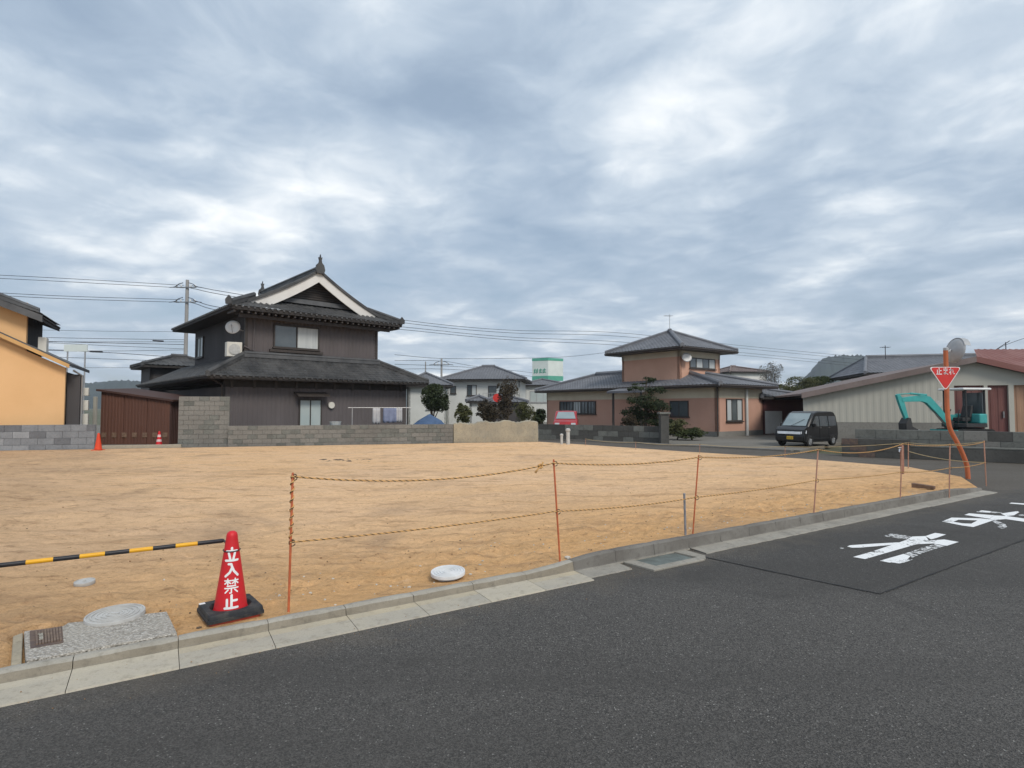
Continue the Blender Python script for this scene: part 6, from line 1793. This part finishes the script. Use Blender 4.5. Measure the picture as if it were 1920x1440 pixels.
# black van
VP_ = D(1513, 800, 25.6); VP_.z = .05
van = thing('black_van', VP_, 'small black van with silver headlight band and yellow number plate', 'van', rotz=R(-146))
van.scale = (.88, .88, .84)
prof = [(-1.62, .32), (-1.68, .6), (-1.66, 1.0), (-1.58, 1.62), (-1.44, 1.79), (-1.2, 1.84), (.25, 1.84), (.62, 1.72), (.92, 1.42), (1.22, 1.08), (1.46, 1.0), (1.62, .9), (1.69, .66), (1.7, .36), (1.6, .24), (-1.5, .24)]
mb, wid = car_shell(prof, .74, .02, .24); mb.build('body', 'van_black', van, world=False, smooth=True, auto=35)
for s_ in (-1, 1):
    for nm, xs_ in (('front_window', [(.20, 1.06), (.20, 1.60), (.46, 1.6), (.98, 1.06)]), ('door_window', [(-.66, 1.06), (-.66, 1.60), (.13, 1.60), (.13, 1.06)]), ('rear_window', [(-1.50, 1.08), (-1.44, 1.58), (-.74, 1.60), (-.74, 1.06)])):
        mb = MB(); mb.slab3([(x, s_ * (wid(z) * 1.0 + .004), z) for x, z in xs_], (0, s_ * .008, 0)); mb.build(nm, 'glass', van, world=False)
    for x in (-1.12, 1.14):
        mb = MB(); ar = [(x + .36 * math.cos(a), .30 + .36 * math.sin(a)) for a in np.linspace(0, math.pi, 12)]
        mb.slab3([(p_[0], s_ * .742, p_[1]) for p_ in ar], (0, s_ * .012, 0)); mb.build('wheel_arch', 'van_trim', van, world=False)
        wheel(van, Vector((x, s_ * .685, .29)), .285, .17)
    mb = MB(); mb.slab3([(1.42, s_ * .74, .86), (1.66, s_ * .60, .80), (1.70, s_ * .60, .68), (1.46, s_ * .752, .70)], (.012, s_ * .014, .012)); mb.build('headlight', 'headlight', van, world=False)
    mb = MB(); mb.box(.78, .92, s_ * .74, s_ * .74 + s_ * .17, 1.05, 1.22) if s_ > 0 else mb.box(.78, .92, -.91, -.74, 1.05, 1.22); mb.build('wing_mirror', 'van_black', van, world=False, bevel=.02)
    for xs2 in (.17, -.70):
        mb = MB(); mb.bar((xs2, s_ * .744, .36), (xs2, s_ * .744, 1.04), .012, .006, up=Vector((0, 1, 0))); mb.build('door_seam', 'tyre', van, world=False)
    for xh in (.02, -.8):
        mb = MB(); mb.bar((xh, s_ * .757, .98), (xh + .16, s_ * .757, .98), .025, .03); mb.build('door_handle', 'chrome', van, world=False)
    mb = MB(); mb.bar((-1.2, s_ * .752, .42), (1.0, s_ * .752, .42), .02, .05); mb.build('sill_trim', 'van_trim', van, world=False)
sA, sB = Vector((.585, 0, 1.735)), Vector((1.215, 0, 1.085)); sd_ = (sB - sA); sn_ = Vector((-sd_.z, 0, sd_.x)); sn_ = sn_.normalized() * .02 * (1 if sn_.z > 0 else -1)
mb = MB()
mid_ = Vector((.92, 0, 1.42))
def wsp(p_, f_): return [(p_.x, f_ * (wid(p_.z) - .10), p_.z)]
for a_, b_ in ((sA, mid_), (mid_, sB)):
    n_ = Vector((-(b_ - a_).z, 0, (b_ - a_).x)); n_ = n_.normalized() * (1 if n_.z > 0 else -1)
    o_ = n_ * .022
    wa, wb = wid(a_.z) - .13, wid(b_.z) - .12
    mb.slab3([Vector((a_.x, -wa, a_.z)) + o_, Vector((a_.x, wa, a_.z)) + o_, Vector((b_.x, wb, b_.z)) + o_, Vector((b_.x, -wb, b_.z)) + o_], n_ * .004)
mb.build('windscreen', 'windscreen', van, world=False)
mb = MB(); mb.slab3([(1.655, -.58, .80), (1.655, .58, .80), (1.705, .58, .67), (1.705, -.58, .67)], (.012, 0, .006)); mb.build('grille_band', 'headlight', van, world=False)
mb = MB(); mb.box(1.69, 1.735, -.70, .70, .32, .56); mb.build('bumper', 'van_black', van, world=False, bevel=.03)
mb = MB(); mb.box(1.735, 1.745, -.10, .23, .40, .565); pl_ = mb.build('number_plate', 'plate_yellow', van, world=False)
for k, y in enumerate((-.06, .0, .06, .12, .17)):
    mb = MB(); mb.box(1.745, 1.747, y, y + .022, .43, .50); mb.build('plate_digit', 'van_trim', pl_, world=False)
mb = MB(); mb.bar((1.3, -.1, 1.10), (.95, .4, 1.44), .015, .015); mb.build('wiper', 'van_trim', van, world=False)

# mini excavator
XP = D(1808, 800, 23.6); XP.z = .5
ex = thing('mini_excavator', XP, 'teal mini excavator with white canopy and folded boom in front of the warehouse', 'excavator', rotz=R(188))
for s_ in (-1, 1):
    pr = []
    for k in range(12):
        a = math.pi / 2 + math.pi * k / 11; pr.append((-.62 + .19 * math.cos(a), .20 + .19 * math.sin(a)))
    for k in range(12):
        a = -math.pi / 2 + math.pi * k / 11; pr.append((.62 + .19 * math.cos(a), .20 + .19 * math.sin(a)))
    mb = MB(); y0 = s_ * .5
    mb.slab3([(x, y0 - .13, z) for x, z in pr], (0, .26, 0)); tr_ = mb.build('track', 'tyre', ex, world=False)
    for x in (-.62, -.3, 0, .3, .62):
        mb = MB(); mb.tube([(x, y0 - .14, .2), (x, y0 + .14, .2)], .13 if abs(x) > .5 else .08, 14); mb.build('roller', 'machine_black', tr_, world=False)
mb = MB(); mb.box(-.45, .45, -.38, .38, .16, .44); mb.build('undercarriage', 'machine_black', ex, world=False, bevel=.03)
mb = MB(); mb.box(.95, 1.02, -.62, .62, .08, .36); mb.bar((.5, -.3, .25), (.97, -.3, .22), .07, .07); mb.bar((.5, .3, .25), (.97, .3, .22), .07, .07); mb.build('dozer_blade', 'teal', ex, world=False)
mb = MB(); n = 20; pts_ = []
for k in range(n):
    a = math.pi / 2 + math.pi * k / (n - 1); pts_.append((-.35 + .42 * math.cos(a), .58 * math.sin(a)))
pts_ += [(.5, -.58), (.62, -.3), (.62, .3), (.5, .58)]
mb.prism(pts_, .46, .62); mb.build('deck', 'machine_black', ex, world=False, bevel=.02)
pts2 = [(x, y) for x, y in pts_ if x < -.1] + [(-.12, -.58), (-.12, .58)]
mb = MB(); mb.prism(pts2, .62, 1.02); mb.build('engine_cover', 'teal', ex, world=False, bevel=.05)
mb = MB(); mb.box(-.05, .35, -.58, -.30, .62, .98); mb.build('side_cover', 'teal', ex, world=False, bevel=.04)
mb = MB(); mb.box(-.10, .32, -.22, .24, .70, .86); mb.hexa([(-.14, -.22, .86), (-.02, -.22, .86), (-.02, .24, .86), (-.14, .24, .86)], [(-.24, -.2, 1.36), (-.14, -.2, 1.36), (-.14, .22, 1.36), (-.24, .22, 1.36)]); mb.build('seat', 'machine_black', ex, world=False, bevel=.03)
for y in (-.2, .2):
    mb = MB(); mb.tube([(.48, y, .62), (.46, y, 1.1), (.42, y, 1.18)], .018, 8); mb.lathe((.42, y, 1.18), [(.01, -.03), (.03, 0), (.01, .03)], 8); mb.build('control_lever', 'machine_black', ex, world=False)
for x, y in ((-.5, -.46), (-.5, .46), (.42, -.5), (.42, .5)):
    mb = MB(); mb.tube([(x, y, .62), (x, y, 2.0)], .035, 8); mb.build('canopy_post', 'machine_black', ex, world=False)
mb = MB(); mb.box(-.48, -.42, -.44, .44, 1.0, 1.9); mb.build('rear_guard', 'glass', ex, world=False)
mb = MB(); mb.box(-.72, .62, -.60, .60, 2.0, 2.09); mb.build('canopy_roof', 'dish_white', ex, world=False, bevel=.04)
mb = MB(); mb.box(.6, .84, -.13, .13, .42, .72); mb.build('swing_post', 'machine_black', ex, world=False, bevel=.02)
def arm(pts, ws, name, mm, half=.075):
    mb = MB(); vs = []
    for k, (x, z) in enumerate(pts):
        a = Vector((pts[min(k + 1, len(pts) - 1)][0] - pts[max(k - 1, 0)][0], 0, pts[min(k + 1, len(pts) - 1)][1] - pts[max(k - 1, 0)][1])).normalized()
        nn_ = Vector((-a.z, 0, a.x)) * ws[k]; c2 = Vector((x, 0, z))
        for y in (-half, half): vs += [c2 + nn_ + Vector((0, y, 0)), c2 - nn_ + Vector((0, y, 0))]
    fs = []
    for k in range(len(pts) - 1):
        o = 4 * k
        fs += [(o, o + 4, o + 5, o + 1), (o + 2, o + 3, o + 7, o + 6), (o, o + 2, o + 6, o + 4), (o + 1, o + 5, o + 7, o + 3)]
    fs += [(0, 1, 3, 2), tuple(4 * (len(pts) - 1) + i for i in (0, 2, 3, 1))]
    mb.add(vs, fs); return mb.build(name, mm, ex, world=False, bevel=.01)
arm([(.74, .55), (1.25, 1.15), (1.72, 1.60), (2.0, 1.66), (2.95, 1.60)], [.10, .145, .16, .135, .09], 'boom', 'teal')
arm([(3.12, 1.82), (2.98, 1.58), (2.86, 1.2), (2.72, .80)], [.06, .125, .105, .07], 'stick', 'teal', .06)
mb = MB(); mb.tube([(.95, 0, .62), (1.3, 0, .98)], .045, 10); mb.tube([(1.3, 0, .98), (1.62, 0, 1.36)], .025, 10); mb.build('boom_cylinder', 'steel', ex, world=False)
mb = MB(); mb.tube([(1.75, 0, 1.80), (2.5, 0, 1.86)], .045, 10); mb.tube([(2.5, 0, 1.86), (3.1, 0, 1.82)], .025, 10); mb.build('stick_cylinder', 'teal', ex, world=False)
mb = MB(); bp = [(2.76, .86), (2.92, .62), (2.9, .36), (2.7, .22), (2.42, .3), (2.36, .38), (2.62, .5), (2.68, .84)]
mb.slab3([(x, -.2, z) for x, z in bp], (0, .4, 0)); bk_ = mb.build('bucket', 'machine_black', ex, world=False, bevel=.01)
for y in (-.16, -.05, .05, .16):
    mb = MB(); mb.bar((2.42, y, .32), (2.28, y, .37), .04, .03); mb.build('bucket_tooth', 'steel', bk_, world=False)

# ================================================================== HILLS
mb = MB(); n = 900; vs = []
def hz(px):
    z = 0
    for c2, w_, h_ in ((1500, 55, 46), (1465, 30, 20), (1560, 60, 30), (1700, 120, 22), (230, 90, 12), (120, 90, 10), (330, 60, 10), (900, 200, 6), (1180, 160, 8)):
        z += h_ * math.exp(-((px - c2) / w_) ** 2)
    return z
rnd = random.Random(2)
for k in range(n + 1):
    px = -300 + 2500 * k / n
    Yh = 900; x = (px - 960) / 1050 * Yh
    zz_ = (hz(px) + 38 + 4 * math.sin(px * .021) + rnd.uniform(-1.3, 1.3)) / 1050 * Yh
    for f_, dy in ((0, 0), (.5, 45), (.85, 90), (1, 130), (.4, 320), (0, 460)):
        vs.append((x * (1 + dy / Yh), Yh - 130 + dy, -1 + zz_ * f_ * (1 + rnd.uniform(-.02, .02))))
mb.add(vs, [(k * 6 + a, k * 6 + 6 + a, k * 6 + 7 + a, k * 6 + 1 + a) for k in range(n) for a in range(5)])
tag(mb.build('hills', 'hill', smooth=True, recalc=False), 'distant wooded hills on the horizon', 'hills', kind='structure')

# ================================================================== AIR
m = bpy.data.materials.new('haze'); m.use_nodes = True; t = m.node_tree; t.nodes.clear()
o_ = t.nodes.new('ShaderNodeOutputMaterial'); pv = t.nodes.new('ShaderNodeVolumePrincipled')
pv.inputs['Color'].default_value = (0.80, 0.86, 0.95, 1); pv.inputs['Density'].default_value = 0.00028; pv.inputs['Anisotropy'].default_value = 0.2
t.links.new(pv.outputs[0], o_.inputs['Volume']); MATS['haze'] = m
mb = MB(); mb.box(-2050, 2050, -310, 1310, -2.5, 140)
tag(mb.build('haze', 'haze'), 'thin pale haze in the air', 'haze', kind='stuff')

# ================================================================== UTILITY POLES AND WIRES
UY = 52.0
def upole(px, pyt, Y, r, label, arms, group=None):
    t_ = D(px, pyt, Y); b_ = Vector((t_.x, t_.y, 0))
    root = thing('utility_pole', b_, label, 'utility pole', group)
    mb = MB(); mb.tube([b_ - Vector((0, 0, .2)), b_.lerp(t_, .5), t_], [r * 1.3, r * 1.12, r * .95], 14); mb.build('shaft', 'pole_concrete', root, smooth=True, auto=40)
    for py in arms:
        z = zt_(py, Y)
        mb = MB(); mb.bar((b_.x - .95, Y - .2, z), (b_.x + .95, Y - .2, z), .09, .09); am = mb.build('crossarm', 'steel', root)
        for s_ in (-.85, -.45, .45, .85):
            mb = MB(); mb.lathe((b_.x + s_, Y - .2, z + .04), [(.03, 0), (.07, .06), (.04, .09), (.07, .13), (.035, .17), (.02, .24)], 10); mb.build('insulator', 'dish_white', am, smooth=True)
        mb = MB()
        for s_ in (-1, 1):
            mb.tube(crom([(b_.x + s_ * .25, Y - .25, z + .42), (b_.x + s_ * .65, Y - .25, z + .3), (b_.x + s_ * 1.0, Y - .25, z + .05), (b_.x + s_ * 1.5, Y - .25, z - .02)], 5), .035, 6)
        mb.build('jumper', 'wire', am, smooth=True)
    return root
upole(351.5, 525, UY, .15, 'concrete utility pole with two crossarms behind the dark house', [538, 566])
upole(828, 672, 70, .12, 'plain grey utility pole beside the white house', [684])
upole(798, 678, 78, .08, 'thin far utility pole between the dark house and the white house', [])
WN = 0
def wire(pts, r, label):
    Ps = crom([D(x, y, Y) for x, y, Y in pts], 10)
    mb = MB(); mb.tube(Ps, r, 5, cap=False)
    tag(mb.build('overhead_wire', 'wire', origin=Ps[0], smooth=True, recalc=False), label, 'wire', 'overhead wires between the poles')
WL_ = [('upper', 'top'), ('upper', 'lower'), ('lower', 'top'), ('lower', 'lower')]
for (arm_, pos_), (y0, y1, yr) in zip(WL_, ((517, 535, 600), (523, 540, 605), (550, 562, 613), (555, 567, 618))):
    wire([(-60, y0 - 4, 44), (130, y0 + 5.5, 47), (345, y1, UY)], .022, '%s wire strung from the pole\'s %s crossarm over the yellow house' % (pos_, arm_))
    wire([(357, y1, UY), (450, y1 + 17 + (yr - 600) * .2, 56), (755, yr, 70), (955, yr + 19, 80), (1160, yr + 24 + (yr - 600) * .3, 92), (1400, yr + 49, 110), (1640, yr + 72, 132)], .03, '%s wire strung from the pole\'s %s crossarm past the dark house to the peach house' % (pos_, arm_))
for od, (y0, y1, y2, r) in zip(('topmost', 'second highest', 'third highest', 'fourth highest', 'middle', 'fourth lowest', 'third lowest', 'second lowest', 'lowest'), ((619, 621, 622, .014), (633, 635, 637, .02), (640, 643, 646, .026), (642, 641, 641, .02), (641, 648, 654, .018), (656, 661, 671, .024), (655, 658, 656, .018), (668, 673, 678, .02), (690, 689.5, 689, .014))):
    wire([(40, y0 - 1, 46), (200, y1, 48), (345, y2, 50)], r, od + ' of the cables strung between the yellow house and the dark house')
for x0, x1, y, r in ((286, 307, 638.5, .06), (168, 193, 659, .07)):
    mb = MB(); a_, b_ = D(x0, y, 48), D(x1, y + 1.0, 48); mb.tube([a_, a_.lerp(b_, .05), b_.lerp(a_, .05), b_], [.03, r, r, .03], 8)
    tag(mb.build('cable_closure', 'wire', origin=a_, smooth=True, auto=40), 'black cable closure hung on a wire beside the ' + ('dark house roof' if x0 > 200 else 'white notice board'), 'cable closure')
for od, p_ in zip(('topmost', 'second highest', 'second lowest', 'lowest'), ([(740, 665, 66), (828, 672, 70), (950, 672, 78), (1060, 669, 84), (1145, 660, 92)], [(740, 676, 66), (828, 677, 70), (885, 686, 78), (960, 696, 92)], [(740, 683, 66), (828, 686, 70), (930, 692, 84), (1010, 700, 98)], [(740, 692, 66), (828, 692, 70), (930, 698, 84), (1000, 706, 98)])):
    wire(p_, .025, od + ' of the cables carried by the plain pole beside the white house')
wire([(1815, 668, 60), (1870, 663, 50), (1990, 655, 40)], .02, 'low cable running just above the dull red sheet roof')
wire([(1860, 662, 44), (1890, 645, 40), (1990, 612, 34)], .015, 'thin cable rising from the antenna on the red sheet roof')
for o in bpy.data.objects:
    if '_base' in o: del o['_base']
